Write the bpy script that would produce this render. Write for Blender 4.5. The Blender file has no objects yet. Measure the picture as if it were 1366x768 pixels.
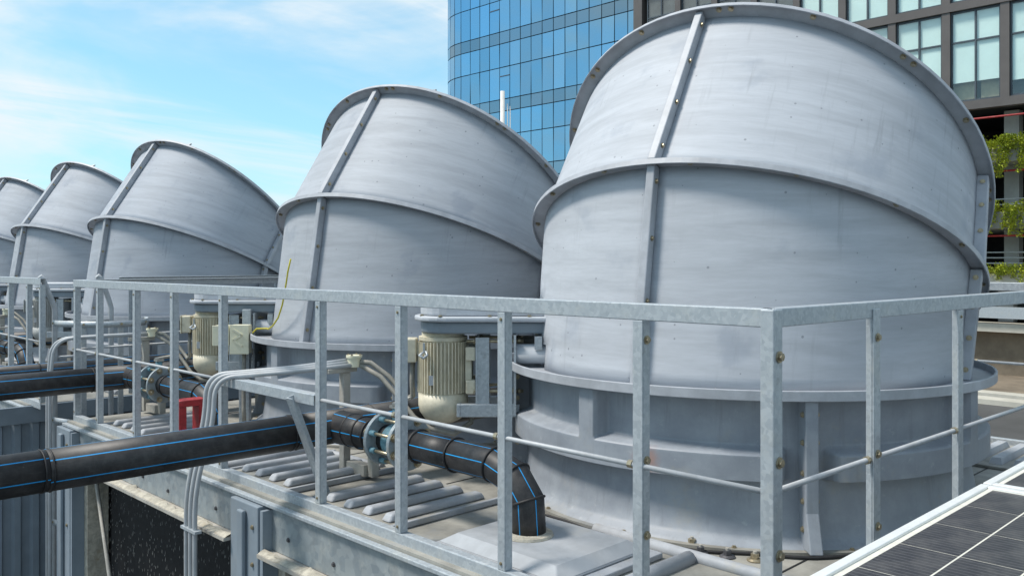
import bpy, math, random
from mathutils import Vector, Matrix
random.seed(7)
R = math.radians
scene = bpy.context.scene
col = scene.collection
DECK_EYE = 1.14

# ------------------------------------------------------------------ camera
cam_d = bpy.data.cameras.new('camera'); cam = bpy.data.objects.new('camera', cam_d); col.objects.link(cam)
cam.location = (0, 0, DECK_EYE); cam.rotation_euler = (R(90), 0, R(45.4 - 90))
cam_d.sensor_width = 36; cam_d.lens = 1160 / 1366 * 36; cam_d.shift_y = -34.4 / 1366
cam_d.clip_start = 0.05; cam_d.clip_end = 5000
scene.camera = cam

# ------------------------------------------------------------------ sky, sun, exposure
SUN_AZ, SUN_EL = 140, 57
w = bpy.data.worlds.new('World'); scene.world = w; w.use_nodes = True
nt = w.node_tree; N = nt.nodes; L = nt.links; N.clear()
def nd(t, **k):
    n = N.new(t)
    for a, b in k.items(): setattr(n, a, b)
    return n
def mth(op, a, b=None, c=None):
    n = nd('ShaderNodeMath', operation=op)
    for i, v in enumerate((a, b, c)):
        if v is None: continue
        if isinstance(v, (int, float)): n.inputs[i].default_value = v
        else: L.new(v, n.inputs[i])
    return n.outputs[0]
sky = nd('ShaderNodeTexSky', sky_type='NISHITA'); sky.sun_disc = False
sky.sun_elevation = R(SUN_EL); sky.sun_rotation = R(90 - SUN_AZ); sky.air_density = 1.0; sky.dust_density = 0.6; sky.ozone_density = 1.6
tc = nd('ShaderNodeTexCoord'); sx = nd('ShaderNodeSeparateXYZ'); L.new(tc.outputs['Generated'], sx.inputs[0])
zz = mth('ADD', mth('MAXIMUM', sx.outputs[2], 0.0), 0.22)
cb = nd('ShaderNodeCombineXYZ'); L.new(mth('DIVIDE', sx.outputs[0], zz), cb.inputs[0]); L.new(mth('DIVIDE', sx.outputs[1], zz), cb.inputs[1])
def cloud(rot, scl, nscale, detail, lo, hi, dist=0.6):
    mp = nd('ShaderNodeMapping'); mp.inputs['Rotation'].default_value = (0, 0, R(rot)); mp.inputs['Scale'].default_value = scl
    L.new(cb.outputs[0], mp.inputs[0])
    nz = nd('ShaderNodeTexNoise'); nz.inputs['Scale'].default_value = nscale; nz.inputs['Detail'].default_value = detail
    nz.inputs['Roughness'].default_value = 0.58; nz.inputs['Distortion'].default_value = dist; L.new(mp.outputs[0], nz.inputs['Vector'])
    mr = nd('ShaderNodeMapRange', interpolation_type='SMOOTHSTEP'); mr.inputs[1].default_value = lo; mr.inputs[2].default_value = hi
    L.new(nz.outputs['Fac'], mr.inputs[0]); return mr.outputs[0]
c1 = cloud(62, (0.5, 1.9, 1), 1.15, 6, 0.40, 0.78, 1.0)
mp3 = nd('ShaderNodeMapping'); mp3.inputs['Scale'].default_value = (1.6, 1.6, 4.2); mp3.inputs['Location'].default_value = (5.5, 5.5, 0.0); L.new(tc.outputs['Generated'], mp3.inputs[0])
n3 = nd('ShaderNodeTexNoise'); n3.inputs['Scale'].default_value = 1.7; n3.inputs['Detail'].default_value = 7; n3.inputs['Roughness'].default_value = 0.55; n3.inputs['Distortion'].default_value = 0.5; L.new(mp3.outputs[0], n3.inputs['Vector'])
mr3 = nd('ShaderNodeMapRange', interpolation_type='SMOOTHSTEP'); mr3.inputs[1].default_value = 0.38; mr3.inputs[2].default_value = 0.63; L.new(n3.outputs['Fac'], mr3.inputs[0]); c2 = mr3.outputs[0]
fac = mth('MINIMUM', mth('ADD', mth('MULTIPLY', c1, 0.8), mth('MULTIPLY', c2, 0.7)), 0.94)
# thin bright haze towards the horizon, same all round
hz = mth('MULTIPLY', mth('POWER', mth('SUBTRACT', 1.0, mth('MAXIMUM', sx.outputs[2], 0.0)), 2.0), 0.62)
tint = nd('ShaderNodeMix', data_type='RGBA', blend_type='MULTIPLY'); tint.inputs[0].default_value = 1
L.new(sky.outputs[0], tint.inputs[6]); tint.inputs[7].default_value = (1.6, 2.5, 2.5, 1)
m0 = nd('ShaderNodeMix', data_type='RGBA'); L.new(hz, m0.inputs[0]); L.new(tint.outputs[2], m0.inputs[6]); m0.inputs[7].default_value = (7.0, 11.6, 14.0, 1)
m1 = nd('ShaderNodeMix', data_type='RGBA'); L.new(fac, m1.inputs[0]); L.new(m0.outputs[2], m1.inputs[6]); m1.inputs[7].default_value = (11.6, 12.8, 13.5, 1)
bg = nd('ShaderNodeBackground'); bg.inputs[1].default_value = 0.067; L.new(m1.outputs[2], bg.inputs[0])
ow = nd('ShaderNodeOutputWorld'); L.new(bg.outputs[0], ow.inputs[0])
sd = bpy.data.lights.new('sun', 'SUN'); sd.energy = 3.8; sd.angle = R(12); sd.color = (1, 0.935, 0.85)
sun = bpy.data.objects.new('sun', sd); col.objects.link(sun)
sdir = Vector((math.cos(R(SUN_AZ)) * math.cos(R(SUN_EL)), math.sin(R(SUN_AZ)) * math.cos(R(SUN_EL)), math.sin(R(SUN_EL))))
sun.rotation_euler = sdir.to_track_quat('Z', 'Y').to_euler(); sun.location = (-5, 5, 20)
vs = scene.view_settings; vs.view_transform = 'Standard'; vs.look = 'None'; vs.gamma = 1; vs.exposure = 0.14; vs.use_curve_mapping = False

# ------------------------------------------------------------------ materials
class MatB:
    def __init__(s, name):
        s.m = bpy.data.materials.new(name); s.m.use_nodes = True; s.nt = s.m.node_tree; s.N = s.nt.nodes; s.L = s.nt.links
        s.p = s.N['Principled BSDF']
    def node(s, t, **k):
        n = s.N.new(t)
        for a, b in k.items(): setattr(n, a, b)
        return n
    def inp(s, k, v):
        if hasattr(v, 'links'): s.L.new(v, s.p.inputs[k])
        else: s.p.inputs[k].default_value = v
    def coord(s, kind='Object', scl=(1, 1, 1), rot=(0, 0, 0)):
        t = s.node('ShaderNodeTexCoord'); m = s.node('ShaderNodeMapping'); m.inputs['Scale'].default_value = scl; m.inputs['Rotation'].default_value = rot
        s.L.new(t.outputs[kind], m.inputs[0]); return m.outputs[0]
    def noise(s, vec, scale, detail=4, rough=0.6, dist=0):
        n = s.node('ShaderNodeTexNoise'); n.inputs['Scale'].default_value = scale; n.inputs['Detail'].default_value = detail
        n.inputs['Roughness'].default_value = rough; n.inputs['Distortion'].default_value = dist; s.L.new(vec, n.inputs['Vector']); return n.outputs['Fac']
    def rng(s, v, a, b, c=0.0, d=1.0):
        m = s.node('ShaderNodeMapRange', interpolation_type='SMOOTHSTEP')
        for i, x in enumerate((a, b, c, d)): m.inputs[i + 1].default_value = x
        s.L.new(v, m.inputs[0]); return m.outputs[0]
    def mix(s, f, a, b):
        m = s.node('ShaderNodeMix', data_type='RGBA')
        for i, v in ((0, f), (6, a), (7, b)):
            if hasattr(v, 'links'): s.L.new(v, m.inputs[i])
            else: m.inputs[i].default_value = v if i == 0 else (*v, 1)
        return m.outputs[2]
    def mth(s, op, a, b=None):
        n = s.node('ShaderNodeMath', operation=op)
        for i, v in enumerate((a, b)):
            if v is None: continue
            if hasattr(v, 'links'): s.L.new(v, n.inputs[i])
            else: n.inputs[i].default_value = v
        return n.outputs[0]
    def bump(s, h, strength=0.2, dist=0.01):
        b = s.node('ShaderNodeBump'); b.inputs['Strength'].default_value = strength; b.inputs['Distance'].default_value = dist
        s.L.new(h, b.inputs['Height']); s.L.new(b.outputs[0], s.p.inputs['Normal'])
M = {}
def simple(name, c, rough=0.5, metal=0.0, var=0.25, scale=9, bump=0.08, dirt=None, kind='Object'):
    b = MatB(name); v = b.coord(kind)
    n = b.noise(v, scale, 5, 0.65)
    lo = tuple(x * (1 - var) for x in c); hi = tuple(min(1, x * (1 + var * 0.6)) for x in c)
    cc = b.mix(b.rng(n, 0.3, 0.7), lo, hi)
    if dirt:
        d = b.noise(v, scale * 0.45, 6, 0.7); cc = b.mix(b.rng(d, 0.52, 0.72, 0, dirt[1]), cc, dirt[0])
    b.inp('Base Color', cc); b.inp('Roughness', rough); b.inp('Metallic', metal)
    if bump: b.bump(b.noise(v, scale * 5, 3), bump, 0.004)
    M[name] = b.m; return b.m
# wiped grey stack paint: streaks follow the shell round its girth
def stack_paint(name, base, seed):
    b = MatB(name); v = b.coord('UV', (0.8, 6.5, 1), (0, 0, 0.05)); v2 = b.coord('UV', (1, 1, 1)); v3 = b.coord('UV', (0.5, 5, 1), (0, 0, 0.12))
    g = b.node('ShaderNodeObjectInfo')
    ad = b.node('ShaderNodeVectorMath', operation='ADD'); b.L.new(v, ad.inputs[0])
    cbx = b.node('ShaderNodeCombineXYZ'); b.L.new(b.mth('MULTIPLY', g.outputs['Random'], 40.0), cbx.inputs[0]); b.L.new(cbx.outputs[0], ad.inputs[1])
    ad2 = b.node('ShaderNodeVectorMath', operation='ADD'); b.L.new(v2, ad2.inputs[0]); b.L.new(cbx.outputs[0], ad2.inputs[1])
    ad3 = b.node('ShaderNodeVectorMath', operation='ADD'); b.L.new(v3, ad3.inputs[0]); b.L.new(cbx.outputs[0], ad3.inputs[1])
    st = b.noise(ad.outputs[0], 2.2, 6, 0.62, 0.4)
    st2 = b.noise(ad3.outputs[0], 1.6, 4, 0.55, 0.8)
    cc = b.mix(b.rng(st, 0.28, 0.72), tuple(x * 0.86 for x in base), tuple(x * 1.07 for x in base))
    cc = b.mix(b.rng(st2, 0.42, 0.72, 0, 0.5), cc, tuple(x * 1.15 for x in base))
    blot = b.noise(ad2.outputs[0], 3.1, 5, 0.55)
    cc = b.mix(b.rng(blot, 0.56, 0.70, 0, 0.55), cc, (base[0] * 0.66, base[1] * 0.7, base[2] * 0.76))
    vo = b.node('ShaderNodeTexVoronoi'); vo.inputs['Scale'].default_value = 17; b.L.new(ad2.outputs[0], vo.inputs['Vector'])
    vc = b.node('ShaderNodeSeparateColor'); b.L.new(vo.outputs['Color'], vc.inputs[0])
    sp_ = b.mth('LESS_THAN', vo.outputs['Distance'], b.mth('MULTIPLY', vc.outputs[0], 0.11))
    cc = b.mix(b.mth('MULTIPLY', sp_, 0.6), cc, (0.15, 0.16, 0.18))
    v4 = b.coord('UV', (9, 0.7, 1)); ad4 = b.node('ShaderNodeVectorMath', operation='ADD'); b.L.new(v4, ad4.inputs[0]); b.L.new(cbx.outputs[0], ad4.inputs[1])
    run = b.noise(ad4.outputs[0], 3.0, 5, 0.65); wet = b.noise(ad2.outputs[0], 1.3, 3)
    cc = b.mix(b.mth('MULTIPLY', b.rng(run, 0.54, 0.72, 0, 0.5), b.rng(wet, 0.42, 0.62)), cc, tuple(x * 0.6 for x in base))
    fine = b.noise(ad.outputs[0], 14, 4, 0.7); cc = b.mix(b.rng(fine, 0.35, 0.75, 0, 0.22), cc, tuple(x * 0.72 for x in base))
    mm = b.node('ShaderNodeMix', data_type='RGBA', blend_type='MULTIPLY'); mm.inputs[0].default_value = 1; b.L.new(cc, mm.inputs[6]); b.L.new(g.outputs['Color'], mm.inputs[7]); cc = mm.outputs[2]
    b.inp('Base Color', cc); b.inp('Roughness', 0.62); b.inp('Specular IOR Level', 0.3)
    b.bump(st, 0.06, 0.005); M[name] = b.m
stack_paint('stack_paint', (0.435, 0.46, 0.50), 0)
def base_paint(name, stain=None):
    b = MatB(name); v = b.coord('Object'); n = b.noise(v, 5, 6, 0.68)
    cc = b.mix(b.rng(n, 0.3, 0.7), (0.235, 0.26, 0.298), (0.31, 0.34, 0.38))
    run = b.noise(b.coord('Object', (7, 7, 0.7)), 3.2, 5, 0.66); cc = b.mix(b.rng(run, 0.52, 0.72, 0, 0.55), cc, (0.20, 0.215, 0.235))
    gr = b.noise(v, 2.3, 7, 0.74); cc = b.mix(b.rng(gr, 0.53, 0.70, 0, 0.5), cc, (0.36, 0.335, 0.28))
    ch = b.noise(v, 16, 5, 0.7); cc = b.mix(b.rng(ch, 0.60, 0.72, 0, 0.4), cc, (0.46, 0.48, 0.50))
    if stain:
        tcx = b.node('ShaderNodeTexCoord'); ds = b.node('ShaderNodeVectorMath', operation='DISTANCE'); b.L.new(tcx.outputs['Object'], ds.inputs[0]); ds.inputs[1].default_value = stain
        dn = b.mth('ADD', ds.outputs['Value'], b.mth('MULTIPLY', b.mth('SUBTRACT', b.noise(v, 30, 4), 0.5), 0.05))
        cc = b.mix(b.rng(dn, 0.005, 0.085, 0.7, 0.0), cc, (0.40, 0.19, 0.12))
    b.inp('Base Color', cc); b.inp('Roughness', b.rng(n, 0.2, 0.8, 0.4, 0.65)); b.bump(b.noise(v, 26, 4), 0.12, 0.004); M[name] = b.m
base_paint('base_paint')
base_paint('base_paint_stained', (1.17 * math.cos(R(192.8 - 135)), 1.17 * math.sin(R(192.8 - 135)), 0.325))
simple('flange_paint', (0.38, 0.40, 0.435), 0.5, 0, 0.16, 7, 0.1, ((0.30, 0.32, 0.35), 0.4))
simple('guard_paint', (0.46, 0.49, 0.53), 0.5, 0, 0.12, 6, 0.08, ((0.36, 0.36, 0.35), 0.3))
def galv(name, a, bb, sc):
    b = MatB(name); v = b.coord('Object')
    vo = b.node('ShaderNodeTexVoronoi'); vo.inputs['Scale'].default_value = sc; b.L.new(v, vo.inputs['Vector'])
    sp = b.node('ShaderNodeSeparateColor'); b.L.new(vo.outputs['Color'], sp.inputs[0])
    cc = b.mix(sp.outputs[0], a, bb)
    n = b.noise(v, 7, 6, 0.7); cc = b.mix(b.rng(n, 0.5, 0.7, 0, 0.45), cc, (0.52, 0.53, 0.50))
    n2 = b.noise(v, 19, 4, 0.7); cc = b.mix(b.rng(n2, 0.6, 0.75, 0, 0.5), cc, (0.22, 0.23, 0.23))
    b.inp('Base Color', cc); b.inp('Metallic', 0.35); b.inp('Roughness', b.rng(sp.outputs[1], 0, 1, 0.38, 0.6)); M[name] = b.m
galv('galvanised', (0.37, 0.41, 0.445), (0.47, 0.51, 0.54), 80)
galv('galvanised_wall', (0.24, 0.28, 0.31), (0.34, 0.38, 0.40), 26)
simple('deck_dusty', (0.29, 0.283, 0.255), 0.8, 0, 0.3, 4.5, 0.35, ((0.235, 0.25, 0.262), 0.85))
simple('rib_grey', (0.36, 0.38, 0.41), 0.6, 0, 0.16, 9, 0.2, ((0.40, 0.37, 0.29), 0.6))
simple('pan_grey', (0.34, 0.36, 0.385), 0.6, 0, 0.15, 6, 0.2, ((0.46, 0.44, 0.39), 0.5))
simple('steel_beige', (0.42, 0.40, 0.36), 0.6, 0.1, 0.18, 12, 0.1, ((0.30, 0.22, 0.12), 0.4))
simple('bolt_zinc', (0.42, 0.36, 0.25), 0.35, 0.7, 0.3, 60, 0.0)
simple('bolt_dark', (0.10, 0.10, 0.11), 0.5, 0.4, 0.3, 60, 0.0)
simple('motor_cream', (0.62, 0.575, 0.45), 0.5, 0, 0.16, 14, 0.1, ((0.30, 0.25, 0.12), 0.5))
simple('motor_grey', (0.40, 0.41, 0.40), 0.5, 0, 0.16, 14, 0.1, ((0.30, 0.25, 0.12), 0.4))
simple('box_cream', (0.74, 0.71, 0.54), 0.5, 0, 0.08, 20, 0.05, ((0.5, 0.46, 0.3), 0.4))
simple('conduit_grey', (0.40, 0.42, 0.44), 0.45, 0, 0.12, 14, 0.05, ((0.36, 0.35, 0.31), 0.4))
simple('flex_grey', (0.26, 0.25, 0.22), 0.6, 0, 0.2, 30, 0.1)
simple('rubber', (0.015, 0.015, 0.017), 0.6, 0, 0.3, 30, 0.1)
simple('red_paint', (0.36, 0.02, 0.025), 0.5, 0, 0.3, 20, 0.1, ((0.5, 0.2, 0.2), 0.5))
simple('valve_blue', (0.13, 0.27, 0.33), 0.5, 0, 0.25, 30, 0.1)
simple('disc_grey', (0.28, 0.33, 0.36), 0.5, 0.2, 0.2, 30, 0.1, ((0.40, 0.34, 0.2), 0.4))
simple('yellow_wire', (0.55, 0.48, 0.03), 0.5, 0, 0.1, 40, 0)
simple('crust', (0.46, 0.43, 0.36), 0.9, 0, 0.3, 26, 0.6, ((0.30, 0.25, 0.17), 0.7))
simple('fill_black', (0.012, 0.012, 0.014), 0.55, 0, 0.4, 20, 0.3)
simple('droplet', (0.36, 0.36, 0.35), 0.3, 0, 0.2, 20, 0)
simple('wall_paint', (0.22, 0.265, 0.31), 0.5, 0, 0.12, 4, 0.05, ((0.28, 0.28, 0.26), 0.3))
simple('white_paint', (0.72, 0.71, 0.67), 0.5, 0, 0.08, 10, 0.05)
simple('frame_white', (0.74, 0.75, 0.74), 0.4, 0.2, 0.06, 16, 0.04)
simple('ground_grey', (0.075, 0.075, 0.075), 0.9, 0, 0.25, 0.35, 0.2)
simple('earth_brown', (0.19, 0.155, 0.115), 0.9, 0, 0.3, 0.9, 0.2)
simple('pale_stone', (0.50, 0.48, 0.42), 0.8, 0, 0.15, 1.2, 0.1)
simple('concrete', (0.34, 0.34, 0.33), 0.8, 0, 0.15, 1.5, 0.1)
simple('brown_clad', (0.115, 0.104, 0.10), 0.5, 0.1, 0.1, 1.4, 0.0)
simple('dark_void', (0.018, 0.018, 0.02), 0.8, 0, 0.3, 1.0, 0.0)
simple('blind_teal', (0.66, 0.82, 0.79), 0.7, 0, 0.06, 0.8, 0.0)
simple('room_dark', (0.09, 0.10, 0.10), 0.7, 0, 0.3, 2.0, 0.0)
simple('room_warm', (0.45, 0.40, 0.26), 0.7, 0, 0.2, 2.0, 0.0)
simple('mullion_dark', (0.07, 0.09, 0.11), 0.5, 0.2, 0.2, 2, 0.0)
simple('trunk_brown', (0.10, 0.08, 0.05), 0.9)
def pipe_mat():
    b = MatB('pipe_black'); t = b.node('ShaderNodeTexCoord'); s = b.node('ShaderNodeSeparateXYZ'); b.L.new(t.outputs['UV'], s.inputs[0])
    fr = b.mth('FRACT', b.mth('MULTIPLY', s.outputs[0], 6.0)); dd = b.mth('ABSOLUTE', b.mth('SUBTRACT', fr, 0.5)); st = b.mth('LESS_THAN', dd, 0.026)
    v = b.coord('Object'); n = b.noise(v, 22, 5, 0.7); sc = b.noise(b.coord('UV', (40, 3, 1)), 3, 4, 0.7)
    cc = b.mix(b.rng(n, 0.35, 0.7), (0.015, 0.015, 0.017), (0.040, 0.039, 0.040))
    cc = b.mix(b.rng(sc, 0.55, 0.75, 0, 0.55), cc, (0.08, 0.077, 0.075))
    cc = b.mix(st, cc, (0.01, 0.33, 0.75)); b.inp('Base Color', cc); b.inp('Roughness', 0.5); b.bump(n, 0.05, 0.003); M['pipe_black'] = b.m
pipe_mat()
def cell_mat():
    b = MatB('solar_cell'); v = b.coord('Object')
    s = b.node('ShaderNodeSeparateXYZ'); b.L.new(v, s.inputs[0])
    fr = b.mth('FRACT', b.mth('MULTIPLY', s.outputs[0], 66.0)); ln = b.mth('LESS_THAN', fr, 0.16)
    n = b.noise(v, 14, 6, 0.75); cc = b.mix(b.rng(n, 0.35, 0.75), (0.028, 0.028, 0.034), (0.085, 0.082, 0.082))
    cc = b.mix(b.mth('MULTIPLY', ln, 0.35), cc, (0.22, 0.22, 0.23))
    b.inp('Base Color', cc); b.inp('Roughness', 0.4); b.inp('Specular IOR Level', 0.2); M['solar_cell'] = b.m
cell_mat()
simple('cell_gap', (0.68, 0.66, 0.58), 0.5, 0, 0.1, 40, 0.0)
def glass_mat(name, c, rough):
    b = MatB(name); g = b.node('ShaderNodeObjectInfo')
    v = b.coord('Object'); n = b.noise(v, 0.8, 2)
    cc = b.mix(g.outputs['Random'], tuple(x * 0.84 for x in c), tuple(min(1, x * 1.06) for x in c))
    b.inp('Base Color', cc); b.inp('Metallic', 0.85); b.inp('Roughness', rough); b.bump(n, 0.03, 0.05); M[name] = b.m
glass_mat('tower_glass', (0.20, 0.41, 0.58), 0.02)
glass_mat('spandrel_glass', (0.19, 0.31, 0.40), 0.05)
glass_mat('pale_glass', (0.50, 0.66, 0.68), 0.12)
def window_glass():
    b = MatB('window_glass'); tr = b.node('ShaderNodeBsdfTransparent'); tr.inputs[0].default_value = (0.97, 1.0, 0.99, 1)
    gl = b.node('ShaderNodeBsdfGlossy'); gl.inputs['Roughness'].default_value = 0.03
    mx = b.node('ShaderNodeMixShader'); mx.inputs[0].default_value = 0.12
    b.L.new(tr.outputs[0], mx.inputs[1]); b.L.new(gl.outputs[0], mx.inputs[2])
    b.L.new(mx.outputs[0], b.N['Material Output'].inputs[0]); M['window_glass'] = b.m
window_glass()
def leaf_mat():
    b = MatB('leaf'); v = b.coord('Object'); n = b.noise(v, 3.0, 3)
    b.inp('Base Color', b.mix(b.rng(n, 0.3, 0.7), (0.20, 0.27, 0.02), (0.46, 0.50, 0.04))); b.inp('Roughness', 0.6); M['leaf'] = b.m
leaf_mat()

# ------------------------------------------------------------------ mesh helpers
class MB:
    def __init__(s): s.v = []; s.f = []; s.uv = []; s.sm = []
    def add(s, verts, faces, smooth=False, uvs=None):
        o = len(s.v); s.v += [tuple(p) for p in verts]
        for k, f in enumerate(faces):
            s.f.append([i + o for i in f]); s.sm.append(smooth); s.uv.append(uvs[k] if uvs else None)
    def box(s, c, d, mat=None):
        x, y, z = d[0] / 2, d[1] / 2, d[2] / 2
        p = [Vector((i * x, j * y, k * z)) for k in (-1, 1) for j in (-1, 1) for i in (-1, 1)]
        if mat is not None: p = [mat @ q for q in p]
        p = [q + Vector(c) for q in p]
        s.add(p, [(0, 2, 3, 1), (4, 5, 7, 6), (0, 1, 5, 4), (2, 6, 7, 3), (0, 4, 6, 2), (1, 3, 7, 5)])
    def bb(s, x0, x1, y0, y1, z0, z1): s.box(((x0 + x1) / 2, (y0 + y1) / 2, (z0 + z1) / 2), (x1 - x0, y1 - y0, z1 - z0))
    def hexa(s, b, t): # bottom quad, top quad (ccw)
        s.add(list(b) + list(t), [(3, 2, 1, 0), (4, 5, 6, 7)] + [(i, (i + 1) % 4, 4 + (i + 1) % 4, 4 + i) for i in range(4)])
    def prism(s, out, z0, z1):
        n = len(out); s.add([(x, y, z0) for x, y in out] + [(x, y, z1) for x, y in out],
            [tuple(range(n - 1, -1, -1)), tuple(range(n, 2 * n))] + [(i, (i + 1) % n, n + (i + 1) % n, n + i) for i in range(n)])
    def tube(s, pts, r, n=12, up=(0, 0, 1), cap=True, smooth=True, u0=0.0):
        pts = [Vector(p) for p in pts]; K = len(pts)
        rr = r if isinstance(r, (list, tuple)) else [r] * K
        tan = [(pts[min(i + 1, K - 1)] - pts[max(i - 1, 0)]).normalized() for i in range(K)]
        t0 = (pts[1] - pts[0]).normalized(); a = Vector(up) - t0 * Vector(up).dot(t0)
        if a.length < 1e-4: a = Vector((1, 0, 0)) - t0 * t0.x
        a.normalize(); rings = []; ln = 0; V = []; lens = []
        prev = t0
        for i in range(K):
            if i: ln += (pts[i] - pts[i - 1]).length
            lens.append(ln)
            d = (pts[min(i + 1, K - 1)] - pts[i]).normalized() if i < K - 1 else (pts[i] - pts[i - 1]).normalized()
            din = (pts[i] - pts[i - 1]).normalized() if i else d
            # mitre plane
            nrm = (d + din).normalized()
            b = din.cross(a).normalized(); a = b.cross(din).normalized()
            for k in range(n):
                th = 2 * math.pi * k / n; off = a * math.cos(th) * rr[i] + b * math.sin(th) * rr[i]
                off = off - din * (off.dot(nrm) / max(0.2, din.dot(nrm)))
                V.append(pts[i] + off)
            q = din.rotation_difference(d); a = q @ a
        F = []; U = []
        for i in range(K - 1):
            for k in range(n):
                k2 = (k + 1) % n; F.append((i * n + k, i * n + k2, (i + 1) * n + k2, (i + 1) * n + k))
                ua, ub = u0 + k / n, u0 + (k + 1) / n; U.append([(ua, lens[i]), (ub, lens[i]), (ub, lens[i + 1]), (ua, lens[i + 1])])
        o = len(s.v); s.add(V, F, smooth, U)
        if cap:
            s.f.append([o + k for k in range(n - 1, -1, -1)]); s.sm.append(False); s.uv.append(None)
            s.f.append([o + (K - 1) * n + k for k in range(n)]); s.sm.append(False); s.uv.append(None)
    def lathe(s, prof, n=48, a0=0.0, a1=360.0, mat=None, closed=True, smooth=False):
        full = abs(a1 - a0 - 360) < 1e-6; m = n if full else n + 1; P = len(prof); V = []
        for i in range(m):
            th = R(a0 + (a1 - a0) * i / n)
            for r, z in prof:
                q = Vector((r * math.cos(th), r * math.sin(th), z)); V.append(mat @ q if mat is not None else q)
        F = []
        for i in range(n):
            j = (i + 1) % m
            for k in range(P if closed else P - 1):
                k2 = (k + 1) % P; F.append((i * P + k, j * P + k, j * P + k2, i * P + k2))
        s.add(V, F, smooth)
        if not full and closed:
            s.add(V[:P], [tuple(range(P))]); s.add(V[-P:], [tuple(range(P - 1, -1, -1))])
    def mesh(s, name, mat):
        me = bpy.data.meshes.new(name); me.from_pydata(s.v, [], s.f); me.materials.append(M[mat])
        me.polygons.foreach_set('use_smooth', s.sm)
        if any(s.uv):
            ul = me.uv_layers.new(name='UVMap'); i = 0
            for f, u in zip(s.f, s.uv):
                for k in range(len(f)):
                    ul.data[i].uv = u[k] if u else (0.04, 0); i += 1
        me.update(); return me
    def build(s, name, mat, parent=None): return put(name, s.mesh(name, mat), parent)
def put(name, data, parent=None, loc=None, rot=None):
    o = bpy.data.objects.new(name, data); col.objects.link(o)
    if parent is not None: o.parent = parent
    if loc is not None: o.location = loc
    if rot is not None: o.rotation_euler = rot
    return o
def tag(o, label=None, cat=None, group=None, kind=None):
    for k, v in (('label', label), ('category', cat), ('group', group), ('kind', kind)):
        if v: o[k] = v
    return o
def empty(name, loc=(0, 0, 0), rz=0, **k):
    o = bpy.data.objects.new(name, None); col.objects.link(o); o.location = loc; o.rotation_euler = (0, 0, rz); o.empty_display_size = 0.1
    return tag(o, **k)
kids = {}
def copy_tree(o, parent=None):
    c = o.copy(); col.objects.link(c)
    if parent is not None: c.parent = parent
    for ch in [x for x in o.children]: copy_tree(ch, c)
    return c
def bevel(o, wd=0.004, seg=2):
    m = o.modifiers.new('bevel', 'BEVEL'); m.width = wd; m.segments = seg; m.limit_method = 'ANGLE'; m.angle_limit = R(40); return o
def euler_to(d): return Vector(d).to_track_quat('Z', 'Y').to_euler()
def ringm(name, centre, d, r, th, mat, parent):
    b = MB(); q = Vector(d).to_track_quat('Z', 'Y').to_matrix()
    n = 8; prof = [(r + th * math.cos(2 * math.pi * k / n), th * 1.1 * math.sin(2 * math.pi * k / n)) for k in range(n)]
    b.lathe(prof, 28, mat=Matrix.Translation(Vector(centre)) @ q.to_4x4(), smooth=True); return b.build(name, mat, parent)
# a bolt: hex head on a washer, along +Z
bm_ = MB(); bm_.lathe([(0.0, 0.0), (0.0115, 0.0), (0.0115, 0.003), (0, 0.003)], 14, closed=False); bm_.lathe([(0.0, 0.0031), (0.0082, 0.0031), (0.0082, 0.0085), (0.0, 0.0087)], 6, closed=False)
BOLT = bm_.mesh('bolt', 'bolt_zinc'); BOLTD = BOLT.copy(); BOLTD.materials.clear(); BOLTD.materials.append(M['bolt_dark'])
def bolt(parent, loc, d, s=1.0, data=None):
    o = put('bolt', data or BOLT, parent, loc, euler_to(d)); o.scale = (s, s, s); return o

# ------------------------------------------------------------------ ground and far setting
g = MB(); g.add([(-1500, -1500, -3), (1800, -1500, -3), (1800, 1800, -3), (-1500, 1800, -3)], [(0, 1, 2, 3)])
tag(g.build('ground', 'ground_grey'), kind='structure')
for x0, x1 in ((27.6, 28.3), (29.0, 29.6)):
    b = MB(); b.bb(x0, x1, -30, 60, -2.996, -2.85); tag(b.build('kerb', 'pale_stone'), kind='structure')
b = MB(); b.bb(29.65, 36, -30, 60, -2.99, -2.93); tag(b.build('pavement', 'earth_brown'), kind='structure')

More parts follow.
